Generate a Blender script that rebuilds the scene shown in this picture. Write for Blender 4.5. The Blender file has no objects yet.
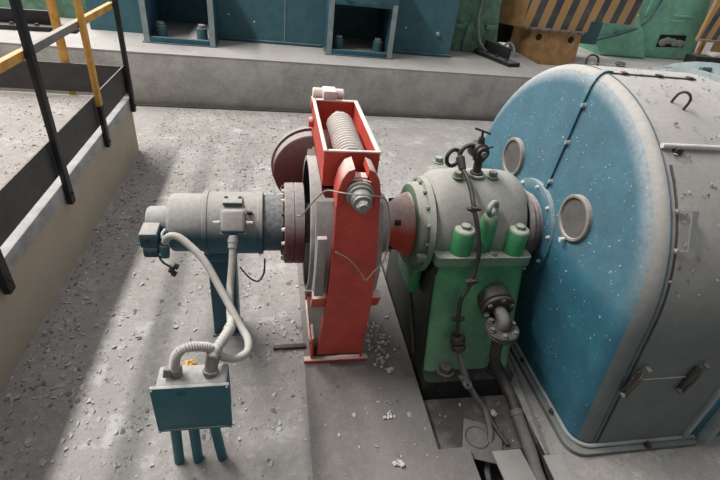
import bpy, bmesh, math, random
from mathutils import Vector, Matrix
PI = math.pi
S = bpy.context.scene
COL = S.collection
R = random.Random(7)
V = Vector

# ------------------------------------------------------------------ materials
def _new(name):
    m = bpy.data.materials.new(name); m.use_nodes = True
    nt = m.node_tree
    return m, nt, nt.nodes['Principled BSDF']

def mixc(nt, fac, a, b):
    n = nt.nodes.new('ShaderNodeMix'); n.data_type = 'RGBA'
    for i, v in ((0, fac), (6, a), (7, b)):
        if hasattr(v, 'type') and hasattr(v, 'links'): nt.links.new(v, n.inputs[i])
        elif i == 0: n.inputs[i].default_value = v
        else: n.inputs[i].default_value = (*v, 1) if len(v) == 3 else v
    return n.outputs[2]

def noise(nt, scale, detail=4, rough=.6, coord=None):
    n = nt.nodes.new('ShaderNodeTexNoise')
    n.inputs['Scale'].default_value = scale; n.inputs['Detail'].default_value = detail
    n.inputs['Roughness'].default_value = rough
    if coord is not None: nt.links.new(coord, n.inputs['Vector'])
    return n.outputs['Fac']

def maprange(nt, v, a, b, c=0., d=1.):
    n = nt.nodes.new('ShaderNodeMapRange'); n.interpolation_type = 'SMOOTHSTEP'
    nt.links.new(v, n.inputs[0])
    for i, q in enumerate((a, b, c, d)): n.inputs[i + 1].default_value = q
    return n.outputs[0]

def math_(nt, op, a, b):
    n = nt.nodes.new('ShaderNodeMath'); n.operation = op; n.use_clamp = op in ('MULTIPLY', 'ADD')
    for i, v in ((0, a), (1, b)):
        if isinstance(v, (int, float)): n.inputs[i].default_value = v
        else: nt.links.new(v, n.inputs[i])
    return n.outputs[0]

def scalec(c, k): return tuple(min(1, v * k) for v in c)

def dusty(name, base, dust=.8, dustcol=(.46, .42, .385), side=.12, rough=.55, metal=0., flecks=.35, lo=.15, hi=.85, var=.25, fleckcol=(.62, .59, .56), brk=(.8, 1.1)):
    """paint or metal with dust that settled on the faces that look up, grime variation and pale flecks"""
    m, nt, b = _new(name)
    geo = nt.nodes.new('ShaderNodeNewGeometry')
    pos = geo.outputs['Position']
    sep = nt.nodes.new('ShaderNodeSeparateXYZ'); nt.links.new(geo.outputs['Normal'], sep.inputs[0])
    n1 = noise(nt, 7, 5, .65, pos)
    n2 = noise(nt, 45, 3, .6, pos)
    col = mixc(nt, maprange(nt, n1, .3, .7), scalec(base, 1 - var), scalec(base, 1 + var))
    up = maprange(nt, sep.outputs['Z'], lo, hi, side, dust)
    fac = math_(nt, 'MULTIPLY', up, maprange(nt, n2, .3, .65, *brk))
    dc = mixc(nt, n1, scalec(dustcol, .82), scalec(dustcol, 1.18))
    col = mixc(nt, fac, col, dc)
    if flecks > 0:
        vo = nt.nodes.new('ShaderNodeTexVoronoi'); vo.inputs['Scale'].default_value = 38
        nt.links.new(pos, vo.inputs['Vector'])
        f = maprange(nt, vo.outputs['Distance'], .10, .15, 1, 0)
        k = maprange(nt, noise(nt, 11, 2, .5, pos), .52, .6)
        col = mixc(nt, math_(nt, 'MULTIPLY', math_(nt, 'MULTIPLY', f, k), flecks), col, fleckcol)
    nt.links.new(col, b.inputs['Base Color'])
    rr = nt.nodes.new('ShaderNodeMapRange'); nt.links.new(fac, rr.inputs[0])
    rr.inputs[3].default_value = rough; rr.inputs[4].default_value = .95
    nt.links.new(rr.outputs[0], b.inputs['Roughness'])
    b.inputs['Metallic'].default_value = metal
    b.inputs['Specular IOR Level'].default_value = .3
    bp = nt.nodes.new('ShaderNodeBump'); bp.inputs['Strength'].default_value = .12; bp.inputs['Distance'].default_value = .01
    nt.links.new(n2, bp.inputs['Height']); nt.links.new(bp.outputs[0], b.inputs['Normal'])
    return m

def concrete(name, c0, c1, c2, scale=1., speck=.5, bump=.35, grease=None, patch=None):
    m, nt, b = _new(name)
    pos = nt.nodes.new('ShaderNodeNewGeometry').outputs['Position']
    a = noise(nt, 1.7 * scale, 5, .65, pos); c = noise(nt, 22 * scale, 5, .7, pos); d = noise(nt, 90 * scale, 3, .6, pos)
    col = mixc(nt, maprange(nt, a, .3, .7), c0, c1)
    col = mixc(nt, maprange(nt, c, .42, .72, 0, .6), col, c2)
    col = mixc(nt, maprange(nt, d, .58, .72, 0, speck), col, scalec(c0, .42))
    if patch:                                          # chalky flaking paint, and dark grit
        p = math_(nt, 'MULTIPLY', maprange(nt, noise(nt, 5.5, 8, .75, pos), .52, .60), maprange(nt, a, .45, .62, .15, .85))
        col = mixc(nt, p, col, patch)
        vo = nt.nodes.new('ShaderNodeTexVoronoi'); vo.inputs['Scale'].default_value = 30; nt.links.new(pos, vo.inputs['Vector'])
        g = math_(nt, 'MULTIPLY', maprange(nt, vo.outputs['Distance'], .10, .2, 1, 0), maprange(nt, noise(nt, 4, 3, .6, pos), .42, .55))
        col = mixc(nt, math_(nt, 'MULTIPLY', g, .6), col, (.13, .12, .11))
    if grease:
        g = maprange(nt, noise(nt, 3.1, 4, .7, pos), .4, .65, 0, .8)
        col = mixc(nt, g, col, grease)
    nt.links.new(col, b.inputs['Base Color'])
    b.inputs['Roughness'].default_value = .9; b.inputs['Specular IOR Level'].default_value = .2
    bp = nt.nodes.new('ShaderNodeBump'); bp.inputs['Strength'].default_value = bump; bp.inputs['Distance'].default_value = .02
    nt.links.new(c, bp.inputs['Height']); nt.links.new(bp.outputs[0], b.inputs['Normal'])
    return m

def stripes(name, ca, cb, period, slant, width=.5, axis=0, phase=0.):
    """diagonal hazard stripes in world x / z on a panel"""
    m, nt, b = _new(name)
    geo = nt.nodes.new('ShaderNodeNewGeometry')
    sp = nt.nodes.new('ShaderNodeSeparateXYZ'); nt.links.new(geo.outputs['Position'], sp.inputs[0])
    t = math_(nt, 'MULTIPLY', sp.outputs['Z'], slant); nt.nodes[-1].use_clamp = False
    u = nt.nodes.new('ShaderNodeMath'); u.operation = 'SUBTRACT'
    nt.links.new(sp.outputs[axis], u.inputs[0]); nt.links.new(t, u.inputs[1])
    w = nt.nodes.new('ShaderNodeMath'); w.operation = 'MULTIPLY_ADD'; nt.links.new(u.outputs[0], w.inputs[0])
    w.inputs[1].default_value = 1 / period; w.inputs[2].default_value = phase
    f = nt.nodes.new('ShaderNodeMath'); f.operation = 'FRACT'; nt.links.new(w.outputs[0], f.inputs[0])
    g = nt.nodes.new('ShaderNodeMath'); g.operation = 'GREATER_THAN'; nt.links.new(f.outputs[0], g.inputs[0]); g.inputs[1].default_value = width
    n = noise(nt, 5, 4, .6, geo.outputs['Position'])
    col = mixc(nt, g.outputs[0], ca, cb)
    col = mixc(nt, maprange(nt, n, .35, .75, 0, .3), col, (.30, .25, .2))
    nt.links.new(col, b.inputs['Base Color']); b.inputs['Roughness'].default_value = .7
    return m

DUST = (.46, .42, .385)
M = {}
M['floor'] = concrete('floor_concrete', (.295, .27, .25), (.385, .36, .34), (.42, .398, .378), 1., .7, patch=(.53, .51, .485))
M['plate'] = concrete('sole_plate_dusty', (.20, .18, .168), (.27, .245, .23), (.29, .268, .25), 1.2, .4)
M['pit'] = concrete('pit_grease', (.17, .155, .145), (.23, .21, .195), (.27, .25, .23), 1.4, .6, .3, (.07, .06, .055))
M['trough'] = concrete('trough_dark', (.06, .055, .05), (.09, .082, .075), (.11, .10, .095), 1.4, .3)
M['curb'] = concrete('curb_concrete', (.29, .28, .262), (.44, .425, .40), (.50, .48, .455), 2.0, .8, .5)
M['curbtop'] = concrete('curb_top_dusty', (.36, .335, .315), (.43, .405, .38), (.42, .395, .37), 1.4, .4)
M['beige'] = concrete('beige_wall_paint', (.38, .32, .25), (.46, .39, .305), (.40, .345, .28), .8, .3, .15)
M['angle'] = dusty('edge_angle', (.30, .31, .32), .5, DUST, .2, .7)
M['platform'] = concrete('platform_top', (.29, .26, .24), (.37, .335, .31), (.43, .40, .375), 1., .6, patch=(.48, .455, .43))
M['black'] = dusty('black_paint', (.016, .016, .018), .25, DUST, .015, .5, 0, .25)
M['toe'] = dusty('toe_board_black', (.035, .033, .032), .5, DUST, .08, .6, 0, .3)
M['yellow'] = dusty('yellow_paint', (.62, .30, .055), .45, (.62, .52, .38), .08, .6, 0, .1)
M['railgrey'] = dusty('rail_dusty_black', (.12, .115, .11), .75, DUST, .3, .7)
M['teal'] = dusty('teal_paint', (.045, .135, .165), .55, (.42, .41, .38), .04, .5, 0, .2, var=.12)
M['tealdk'] = dusty('teal_paint_dark', (.02, .09, .13), .4, DUST, .03, .5, 0, .3)
M['tealmid'] = dusty('teal_paint_pale', (.20, .27, .28), .6, DUST, .25, .6, 0, .2)
M['blue'] = dusty('generator_blue', (.014, .115, .17), .82, (.44, .45, .45), .05, .5, 0, .8, -.05, .52, var=.15)  # dust film over the upper end face, partly in place of extra light
M['cover'] = dusty('cover_dust', (.10, .125, .12), .98, (.48, .447, .415), .10, .75, 0, .3, -.05, .65, var=.12, brk=(.92, 1.04))
M['lip'] = dusty('cover_lip', (.09, .12, .12), .6, (.30, .28, .26), .2, .7)
M['seal'] = dusty('window_gasket', (.20, .165, .14), .8, DUST, .18, .8, 0, .1)
M['mesh'] = dusty('window_grille', (.085, .08, .075), .5, DUST, .08, .8, 0, .4)
M['motor'] = dusty('motor_blue_dusty', (.03, .105, .145), .95, (.43, .395, .365), .02, .55, 0, .3, -.02, .5, brk=(.84, 1.05))
M['motorend'] = dusty('motor_flange_dirty', (.03, .075, .10), .75, (.34, .32, .30), .12, .6, 0, 1., -.1, .6, brk=(.4, 1.1))
M['hose'] = dusty('grey_conduit', (.42, .40, .36), .6, (.55, .52, .48), .2, .65, 0, .1)
M['fit'] = dusty('conduit_fitting', (.20, .175, .14), .7, DUST, .2, .6, .2, .2)
M['boxblue'] = dusty('terminal_box_teal', (.018, .12, .15), .95, (.46, .43, .40), .02, .45, 0, .12, .2, .8, var=.08)
M['red'] = dusty('brake_red', (.55, .062, .042), .85, (.66, .56, .51), .025, .5, 0, .25, .1, .75, var=.15)
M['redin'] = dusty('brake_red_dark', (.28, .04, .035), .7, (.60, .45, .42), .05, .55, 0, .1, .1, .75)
M['redrim'] = dusty('brake_red_pale', (.62, .47, .43), .9, (.76, .68, .63), .6, .8, 0, .1)
M['maroon'] = dusty('maroon_red', (.14, .02, .022), .9, (.40, .36, .345), .06, .5, 0, .2, 0., .7, var=.12)
M['drum'] = dusty('drum_steel_dusty', (.17, .16, .15), .95, (.50, .46, .43), .3, .7, 0, .2, -.2, .5)
M['lining'] = dusty('shoe_grey', (.26, .25, .24), .7, DUST, .3, .75)
M['spring'] = dusty('spring_dusty', (.42, .36, .33), .8, (.62, .55, .51), .3, .7, 0, 0)
M['steel'] = dusty('steel_grey', (.22, .22, .21), .6, (.55, .53, .5), .15, .4, .4, .1)
M['green'] = dusty('pedestal_green', (.04, .25, .095), .9, (.48, .45, .41), .02, .45, 0, .12, .1, .7, var=.25)
M['cap'] = dusty('pedestal_cap_green', (.05, .18, .08), .97, (.44, .41, .375), .18, .6, 0, .2, -.1, .4, var=.2, brk=(.86, 1.05))
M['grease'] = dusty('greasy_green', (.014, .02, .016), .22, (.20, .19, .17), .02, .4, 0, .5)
M['pipe'] = dusty('oily_pipe', (.035, .028, .026), .28, (.28, .25, .23), .08, .4, .2, .5)
M['pipegrey'] = dusty('pipe_dusty_grey', (.10, .09, .085), .6, (.28, .26, .245), .12, .6, .2, .3)
M['sealring'] = dusty('shaft_seal_brown', (.10, .07, .068), .75, (.52, .44, .42), .08, .6, 0, .4, .0, .8)
M['wire'] = dusty('tie_wire', (.33, .28, .23), .4, DUST, .2, .5, .2, 0)
M['pale'] = dusty('pale_flake', (.66, .63, .60), .5, (.72, .70, .67), .3, .9, 0, 0)
M['chip'] = dusty('paint_chip', (.42, .39, .365), .6, (.54, .51, .48), .4, .9, 0, 0, var=.4)
M['chipdk'] = dusty('dark_chip', (.14, .13, .12), .25, DUST, .2, .9, 0, 0)
M['mgreen'] = dusty('machine_green', (.12, .25, .165), .6, (.40, .40, .34), .08, .55, 0, .3, var=.35)
M['mgreen2'] = dusty('machine_green_light', (.24, .56, .42), .7, (.44, .50, .38), .05, .5, 0, .1, var=.15)  # light green, brightened further to put haze into the colour
M['tan'] = dusty('tan_yellow_paint', (.40, .22, .08), .5, DUST, .06, .6, 0, .2)
M['haz'] = stripes('hazard_stripes', (.52, .30, .11), (.05, .06, .075), .285, .16, .52)
M['plinth'] = concrete('plinth_pale', (.60, .55, .51), (.68, .63, .59), (.66, .62, .58), 1., .2)
M['farwall'] = concrete('far_wall', (.30, .36, .33), (.36, .42, .39), (.34, .40, .37), .5, .1)  # haze is put into the pale green wall colour
M['bag'] = dusty('grey_plastic_bag', (.30, .28, .28), .5, (.5, .48, .48), .2, .35, 0, 0)
M['ink'] = dusty('black_ink', (.015, .03, .035), 0, DUST, 0, .6, 0, 0)
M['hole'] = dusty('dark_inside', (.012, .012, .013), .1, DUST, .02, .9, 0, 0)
M['yfruit'] = dusty('yellow_peel', (.75, .42, .06), .1, DUST, 0, .6, 0, 0)
M['dkrubber'] = dusty('dark_grip', (.03, .03, .032), .3, DUST, .05, .5, 0, 0)

# ------------------------------------------------------------------ mesh helpers
def bm_():
    return bmesh.new()

def frame(ax):
    ax = V(ax).normalized()
    t = V((0, 0, 1)) if abs(ax.z) < .9 else V((1, 0, 0))
    u = ax.cross(t).normalized(); w = ax.cross(u).normalized()
    return ax, u, w

def box(bm, x0, x1, y0, y1, z0, z1, bev=0., seg=2, mat=None):
    vs = [bm.verts.new((x, y, z)) for x in (x0, x1) for y in (y0, y1) for z in (z0, z1)]
    F = [(0, 1, 3, 2), (4, 6, 7, 5), (0, 4, 5, 1), (2, 3, 7, 6), (0, 2, 6, 4), (1, 5, 7, 3)]
    fs = [bm.faces.new([vs[i] for i in f]) for f in F]
    if mat is not None:
        for v in vs: v.co = mat @ v.co
    if bev > 0:
        es = list({e for f in fs for e in f.edges})
        bmesh.ops.bevel(bm, geom=es, offset=bev, segments=seg, affect='EDGES', profile=.5)
    return bm

def obox(bm, c, sx, sy, sz, rot=None, bev=0., seg=2):
    m = Matrix.Translation(V(c)) @ (rot.to_4x4() if rot else Matrix.Identity(4))
    return box(bm, -sx / 2, sx / 2, -sy / 2, sy / 2, -sz / 2, sz / 2, bev, seg, m)

def lathe(bm, o, ax, prof, seg=40, a0=0., a1=2 * PI, cap=True):
    """prof: (distance along the axis, radius)"""
    ax, u, w = frame(ax); o = V(o)
    full = abs(a1 - a0 - 2 * PI) < 1e-6
    n = seg if full else seg + 1
    rings = []
    for d, r in prof:
        rings.append([bm.verts.new(o + ax * d + (u * math.cos(a0 + (a1 - a0) * i / seg) + w * math.sin(a0 + (a1 - a0) * i / seg)) * max(r, 1e-4)) for i in range(n)])
    for a, b in zip(rings, rings[1:]):
        for i in range(n if full else n - 1):
            j = (i + 1) % n
            bm.faces.new((a[i], a[j], b[j], b[i]))
    if cap and full:
        bm.faces.new(rings[0]); bm.faces.new(rings[-1])
    return bm

def cyl(bm, p0, p1, r, r1=None, seg=24, bev=0.):
    p0, p1 = V(p0), V(p1); L = (p1 - p0).length; r1 = r if r1 is None else r1
    if bev: prof = [(0, r - bev), (bev, r), (L - bev, r1), (L, r1 - bev)]
    else: prof = [(0, r), (L, r1)]
    return lathe(bm, p0, p1 - p0, prof, seg)

def spline(pts, n=10):
    P = [V(p) for p in pts]
    if len(P) < 3: return P
    P = [P[0] * 2 - P[1]] + P + [P[-1] * 2 - P[-2]]
    out = []
    for i in range(1, len(P) - 2):
        a, b, c, d = P[i - 1:i + 3]
        for k in range(n):
            t = k / n
            out.append(.5 * ((2 * b) + (c - a) * t + (2 * a - 5 * b + 4 * c - d) * t * t + (3 * b - a - 3 * c + d) * t ** 3))
    out.append(P[-2])
    return out

def tube(bm, pts, r, seg=10, smooth=8, rib=0., pitch=.012, closed=False):
    P = spline(pts, smooth) if smooth else [V(p) for p in pts]
    if rib:                                            # resample finely and ripple the radius
        Q = [P[0]]; step = pitch / 4; acc = 0
        for a, b in zip(P, P[1:]):
            L = (b - a).length; d = step - acc
            while d < L:
                Q.append(a.lerp(b, d / L)); d += step
            acc = L - (d - step)
        P = Q
    rings = []; pu = None
    for i, p in enumerate(P):
        t = (P[min(i + 1, len(P) - 1)] - P[max(i - 1, 0)])
        if t.length < 1e-9: t = V((0, 0, 1))
        t.normalize()
        if pu is None: _, u, _ = frame(t)
        else:
            u = pu - t * pu.dot(t); u = u.normalized() if u.length > 1e-6 else frame(t)[1]
        pu = u; w = t.cross(u)
        rr = r(i / (len(P) - 1)) if callable(r) else r
        if rib: rr += rib * (1, 0, -1, 0)[i % 4]
        rings.append([bm.verts.new(p + (u * math.cos(2 * PI * k / seg) + w * math.sin(2 * PI * k / seg)) * rr) for k in range(seg)])
    for a, b in zip(rings, rings[1:]):
        for k in range(seg): bm.faces.new((a[k], a[(k + 1) % seg], b[(k + 1) % seg], b[k]))
    bm.faces.new(rings[0]); bm.faces.new(rings[-1])
    return bm

def torus(bm, c, ax, R0, r, seg=32, s2=10, a0=0., a1=2 * PI):
    ax, u, w = frame(ax); c = V(c)
    full = abs(a1 - a0 - 2 * PI) < 1e-6
    pts = [c + (u * math.cos(a0 + (a1 - a0) * i / seg) + w * math.sin(a0 + (a1 - a0) * i / seg)) * R0 for i in range(seg + (0 if full else 1))]
    n = len(pts); rings = []
    for p in pts:
        d = (p - c).normalized()
        rings.append([bm.verts.new(p + (d * math.cos(2 * PI * k / s2) + ax * math.sin(2 * PI * k / s2)) * r) for k in range(s2)])
    for i in range(n if full else n - 1):
        a, b = rings[i], rings[(i + 1) % n]
        for k in range(s2): bm.faces.new((a[k], a[(k + 1) % s2], b[(k + 1) % s2], b[k]))
    if not full: bm.faces.new(rings[0]); bm.faces.new(rings[-1])
    return bm

def prism(bm, poly, ax, a, b, bev=0.):
    """poly: 2-D outline; ax 'x': (y,z), 'y': (x,z), 'z': (x,y)"""
    def p3(p, t): return {'x': (t, p[0], p[1]), 'y': (p[0], t, p[1]), 'z': (p[0], p[1], t)}[ax]
    A = [bm.verts.new(p3(p, a)) for p in poly]; B = [bm.verts.new(p3(p, b)) for p in poly]
    fs = [bm.faces.new(A), bm.faces.new(B)]
    n = len(poly)
    for i in range(n): fs.append(bm.faces.new((A[i], A[(i + 1) % n], B[(i + 1) % n], B[i])))
    if bev:
        es = list({e for f in fs[:2] for e in f.edges})
        bmesh.ops.bevel(bm, geom=es, offset=bev, segments=2, affect='EDGES', profile=.5)
    return bm

def hexbolt(bm, c, ax, r, h, washer=True):
    ax = V(ax).normalized(); c = V(c)
    if washer: cyl(bm, c, c + ax * h * .22, r * 1.35, seg=20)
    lathe(bm, c + ax * h * .22, ax, [(0, r), (h * .7, r), (h * .78, r * .86)], 6)
    return bm

def loft(bm, secs):
    """secs: list of closed rings of points with the same count"""
    rings = [[bm.verts.new(p) for p in s] for s in secs]
    n = len(rings[0])
    for a, b in zip(rings, rings[1:]):
        for i in range(n): bm.faces.new((a[i], a[(i + 1) % n], b[(i + 1) % n], b[i]))
    bm.faces.new(rings[0]); bm.faces.new(rings[-1])
    return bm

def rrect(x0, x1, y0, y1, z, r, n=5):
    out = []
    for cx, cy, a in ((x1 - r, y1 - r, 0), (x0 + r, y1 - r, PI / 2), (x0 + r, y0 + r, PI), (x1 - r, y0 + r, 1.5 * PI)):
        for k in range(n + 1):
            t = a + PI / 2 * k / n
            out.append((cx + r * math.cos(t), cy + r * math.sin(t), z))
    return out

WL = {}
def thing(name, loc, label, cat, group=None):
    o = bpy.data.objects.new(name, None); COL.objects.link(o)
    o.location = loc; o.empty_display_size = .1
    WL[o] = V(loc); o['label'] = label; o['category'] = cat
    if group: o['group'] = group
    return o

def obj(name, bm, m, parent=None, label=None, cat=None, group=None, kind=None, smooth=35, origin=None):
    bmesh.ops.recalc_face_normals(bm, faces=bm.faces)
    if parent is not None: loc = WL[parent]
    else:
        if origin is not None: loc = V(origin)
        else:
            xs = [v.co.x for v in bm.verts]; ys = [v.co.y for v in bm.verts]; zs = [v.co.z for v in bm.verts]
            loc = V(((min(xs) + max(xs)) / 2, (min(ys) + max(ys)) / 2, min(zs)))
    bmesh.ops.translate(bm, verts=bm.verts, vec=-loc)
    me = bpy.data.meshes.new(name); bm.to_mesh(me); bm.free()
    for k in (m if isinstance(m, (list, tuple)) else [m]): me.materials.append(M[k])
    if smooth:
        me.shade_smooth(); me.set_sharp_from_angle(angle=math.radians(smooth))
    o = bpy.data.objects.new(name, me); COL.objects.link(o)
    if parent is not None: o.parent = parent
    else: o.location = loc
    WL[o] = loc
    if label: o['label'] = label
    if cat: o['category'] = cat
    if group: o['group'] = group
    if kind: o['kind'] = kind
    return o

def struct(name, bm, m, label=None):
    return obj(name, bm, m, kind='structure', label=label, cat=None, smooth=30)

# ------------------------------------------------------------------ setting
FZ = -.06                     # pit bottom
PX0, PX1, PY0, PY1 = .850, 1.425, 1.255, 2.80      # greasy pit round the bearing pedestal
bm = bm_()
def quad(bm, x0, x1, y0, y1, z):
    bm.faces.new([bm.verts.new(p) for p in ((x0, y0, z), (x1, y0, z), (x1, y1, z), (x0, y1, z))])
# concrete floor, left open where the sole plates, pit and trough lie
quad(bm, -8, .19, -2, 16, 0); quad(bm, .19, 16, 3.1, 16, 0); quad(bm, PX1, 16, -2, 3.1, 0)
o = struct('floor', bm, 'floor', 'dusty grey concrete floor of the machine hall')
bm = bm_(); box(bm, .19, PX0, -1.5, 3.1, -.05, .003)
struct('trim_1', bm, 'plate', 'dark steel sole plate under the red brake')
bm = bm_(); quad(bm, PX0, PX1, PY0, 3.1, FZ)
for (a, b, c, d) in ((PX0, PX0, PY0, 3.1), (PX1, PX1, PY0, 3.1)):
    bm.faces.new([bm.verts.new(p) for p in ((a, c, 0), (b, d, 0), (b, d, FZ), (a, c, FZ))])
bm.faces.new([bm.verts.new(p) for p in ((PX0, 3.1, 0), (PX1, 3.1, 0), (PX1, 3.1, FZ), (PX0, 3.1, FZ))])
struct('trim_2', bm, 'pit', 'greasy shallow pit around the green bearing pedestal')
# trough with its pipe slot, cut through the floor in front of the pit
bm = bm_()
box(bm, PX0, 1.02, -1.5, PY0, -.5, .002)
struct('trim_3', bm, 'plate', 'dusty floor plate left of the pipe trough')
bm = bm_()
quad(bm, 1.02, PX1, -1.5, PY0, -.22)
for pts in (((1.02, PY0, -.22), (PX1, PY0, -.22), (PX1, PY0, FZ), (1.02, PY0, FZ)),
            ((PX1, -1.5, -.22), (PX1, PY0, -.22), (PX1, PY0, 0), (PX1, -1.5, 0))):
    bm.faces.new([bm.verts.new(p) for p in pts])
struct('trim_4', bm, 'trough', 'dark pipe trough in the floor')
# kerb: the long concrete step at the back
bm = bm_()
poly = [(-9, 6.30), (-1.7, 6.30), (4.31, 6.44), (4.31, 12), (-9, 12)]
prism(bm, poly, 'z', 0, .645, .012)
struct('wall_back', bm, 'curb', 'long low concrete machine foundation at the back')
bm = bm_(); prism(bm, [(-9, 6.296), (-1.7, 6.296), (4.315, 6.436), (4.315, 12), (-9, 12)], 'z', .642, .654, .003)
struct('trim_5', bm, 'curbtop', 'dusty top of the concrete foundation')
bm = bm_()
for k in range(1):
    prism(bm, [(-9, 6.22), (-1.7, 6.22), (4.31, 6.36), (4.31, 6.44), (-1.7, 6.30), (-9, 6.30)], 'z', 0, .018, .004)
struct('trim_6', bm, 'trough', 'dark strip along the foot of the foundation')
bm = bm_(); box(bm, 4.33, 14, 6.6, 16, 0, .515, .01)
struct('trim_7', bm, 'plinth', 'pale dusty plinth under the machines on the right')
bm = bm_(); box(bm, -12, 20, 16, 16.2, 0, 9)
struct('wall_far', bm, 'farwall', 'hazy pale green far wall of the machine hall')
# raised platform on the left
bm = bm_(); box(bm, -6, -1.392, -2, 4.86, 0, .545)
struct('wall_left', bm, 'beige', 'beige painted side of the raised platform')
bm = bm_(); box(bm, -6, -1.47, -2, 4.86, .545, .565)
struct('trim_8', bm, 'platform', 'dusty top of the raised platform')
bm = bm_(); box(bm, -1.47, -1.386, -2, 4.868, .545, .569, .003); box(bm, -1.392, -1.384, -2, 4.868, .478, .569, .002)
struct('trim_9', bm, 'angle', 'grey steel edging of the platform')

# railing
rl = thing('guard_rail', (-1.40, 3.0, .42), 'black and yellow guard rail with toe boards along the left platform', 'railing')
def post(name, y, m, z0=.42, z1=2.0, x=-1.37, lab=None):
    bm = bm_(); box(bm, x - .012, x + .024, y - .03, y + .03, z0, z1, .003)
    return obj(name, bm, m, rl, lab)
post('post', 3.03, 'black'); post('post', 4.82, 'black', .44); post('post', 2.10, 'black'); post('post', 1.15, 'black')
p = post('post', 3.93, 'yellow', .80, 2.0, lab='yellow post with a black foot')
bm = bm_(); box(bm, -1.381, -1.346, 3.90, 3.96, .45, .80, .003); obj('post_foot', bm, 'black', p)
for z in (.49, .53):
    pass
for y in (2.10, 3.03, 3.93, 4.82):
    bm = bm_(); hexbolt(bm, (-1.347, y, .50), (1, 0, 0), .011, .012); obj('bolt', bm, 'black', rl)
bm = bm_(); box(bm, -1.412, -1.402, -1, 4.85, .62, .865); obj('toe_board', bm, 'toe', rl)
bm = bm_(); box(bm, -3.6, -1.39, 4.845, 4.855, .60, .865); obj('toe_board', bm, 'toe', rl)
mr = None
for (y0, y1, m, lb) in ((-1, 1.2, 'railgrey', None), (1.2, 3.03, 'yellow', 'yellow stretch of the mid rail'), (3.03, 3.93, 'railgrey', None), (3.93, 4.83, 'yellow', 'yellow stretch of the mid rail')):
    bm = bm_(); box(bm, -1.425, -1.385, y0, y1, 1.375, 1.425, .004); obj('mid_rail', bm, m, rl, lb)
for (y0, y1, m) in ((-1, 3.03, 'railgrey'), (3.03, 4.83, 'yellow')):
    bm = bm_(); box(bm, -1.43, -1.385, y0, y1, 1.97, 2.02, .004); obj('top_rail', bm, m, rl)
bm = bm_(); box(bm, -1.945, -1.875, 4.858, 4.895, .50, 2.0, .003); obj('post', bm, 'yellow', rl, 'yellow post at the far end of the platform')
bm = bm_(); box(bm, -3.6, -1.385, 4.815, 4.855, 1.97, 2.02, .004); obj('top_rail', bm, 'yellow', rl)

# ------------------------------------------------------------------ generator
g = thing('generator', (2.1, 2.15, 0), 'large blue generator with dusty rounded grey cover at right', 'generator')
YC, ZC, RC = 2.15, .80, .942
def prof(r, n=40, zb=.03, nl=8):
    """half-round-topped outline, front foot over the crown to the back foot"""
    P = [(YC - r - (.02 * (ZC - z) / ZC), z) for z in [zb + (ZC - zb) * i / nl for i in range(nl)]]
    P += [(YC - r * math.cos(PI * i / n), ZC + r * math.sin(PI * i / n)) for i in range(n + 1)]
    P += [(YC + r + (.02 * (ZC - z) / ZC), z) for z in [ZC - (ZC - zb) * i / nl for i in range(1, nl + 1)]]
    return P
def xs(z):                                              # the end leans outward below the split line
    return 1.61 + (.085 * (.86 - z) / .86 if z < .86 else 0)
FR = .10
def lean(z): return 1 - .5 * max(0, z - .86) / .85  # upper end face leaned back to catch more light and dust
def face_x(z): return xs(z) - FR * lean(z)
bm = bm_()
rings = []
for k in range(11):                                     # rounded shoulder
    a = PI / 2 * (1 - k / 10)
    rr = RC - FR + FR * math.cos(a); dx = -FR * math.sin(a)
    rings.append([bm.verts.new((xs(z) + dx * lean(z), y, z)) for y, z in prof(rr)])
for x in (1.9, 2.25):
    rings.append([bm.verts.new((x, y, z)) for y, z in prof(RC)])
for a, b in zip(rings[5:], rings[6:]):
    for i in range(len(a) - 1): bm.faces.new((a[i], a[i + 1], b[i + 1], b[i]))
for v in sum(rings[:5], []): bm.verts.remove(v)
obj('cover', bm, 'cover', g, 'dusty grey rounded cover')
bm = bm_()                                              # the blue end face with the start of the shoulder
rings = []
for k in range(6):
    a = PI / 2 * (1 - k / 10)
    rr = RC - FR + FR * math.cos(a); dx = -FR * math.sin(a)
    rings.append([bm.verts.new((xs(z) + dx * lean(z), y, z)) for y, z in prof(rr)])
for a, b in zip(rings, rings[1:]):
    for i in range(len(a) - 1): bm.faces.new((a[i], a[i + 1], b[i + 1], b[i]))
r0 = rings[0]; n = len(r0)
for i in range(n // 2):
    j = n - 1 - i
    if i + 1 < j - 1: bm.faces.new((r0[i], r0[i + 1], r0[j - 1], r0[j]))
    elif i + 1 == j - 1: bm.faces.new((r0[i], r0[i + 1], r0[j]))
face = obj('end_face', bm, 'blue', g, 'blue painted end face', smooth=25)
for e in face.data.edges:                                # keep the split line crisp
    p, q = (face.data.vertices[i].co for i in e.vertices)
    if abs(p.y - q.y) > 1 and .85 < p.z < .88: e.use_edge_sharp = True
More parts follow.
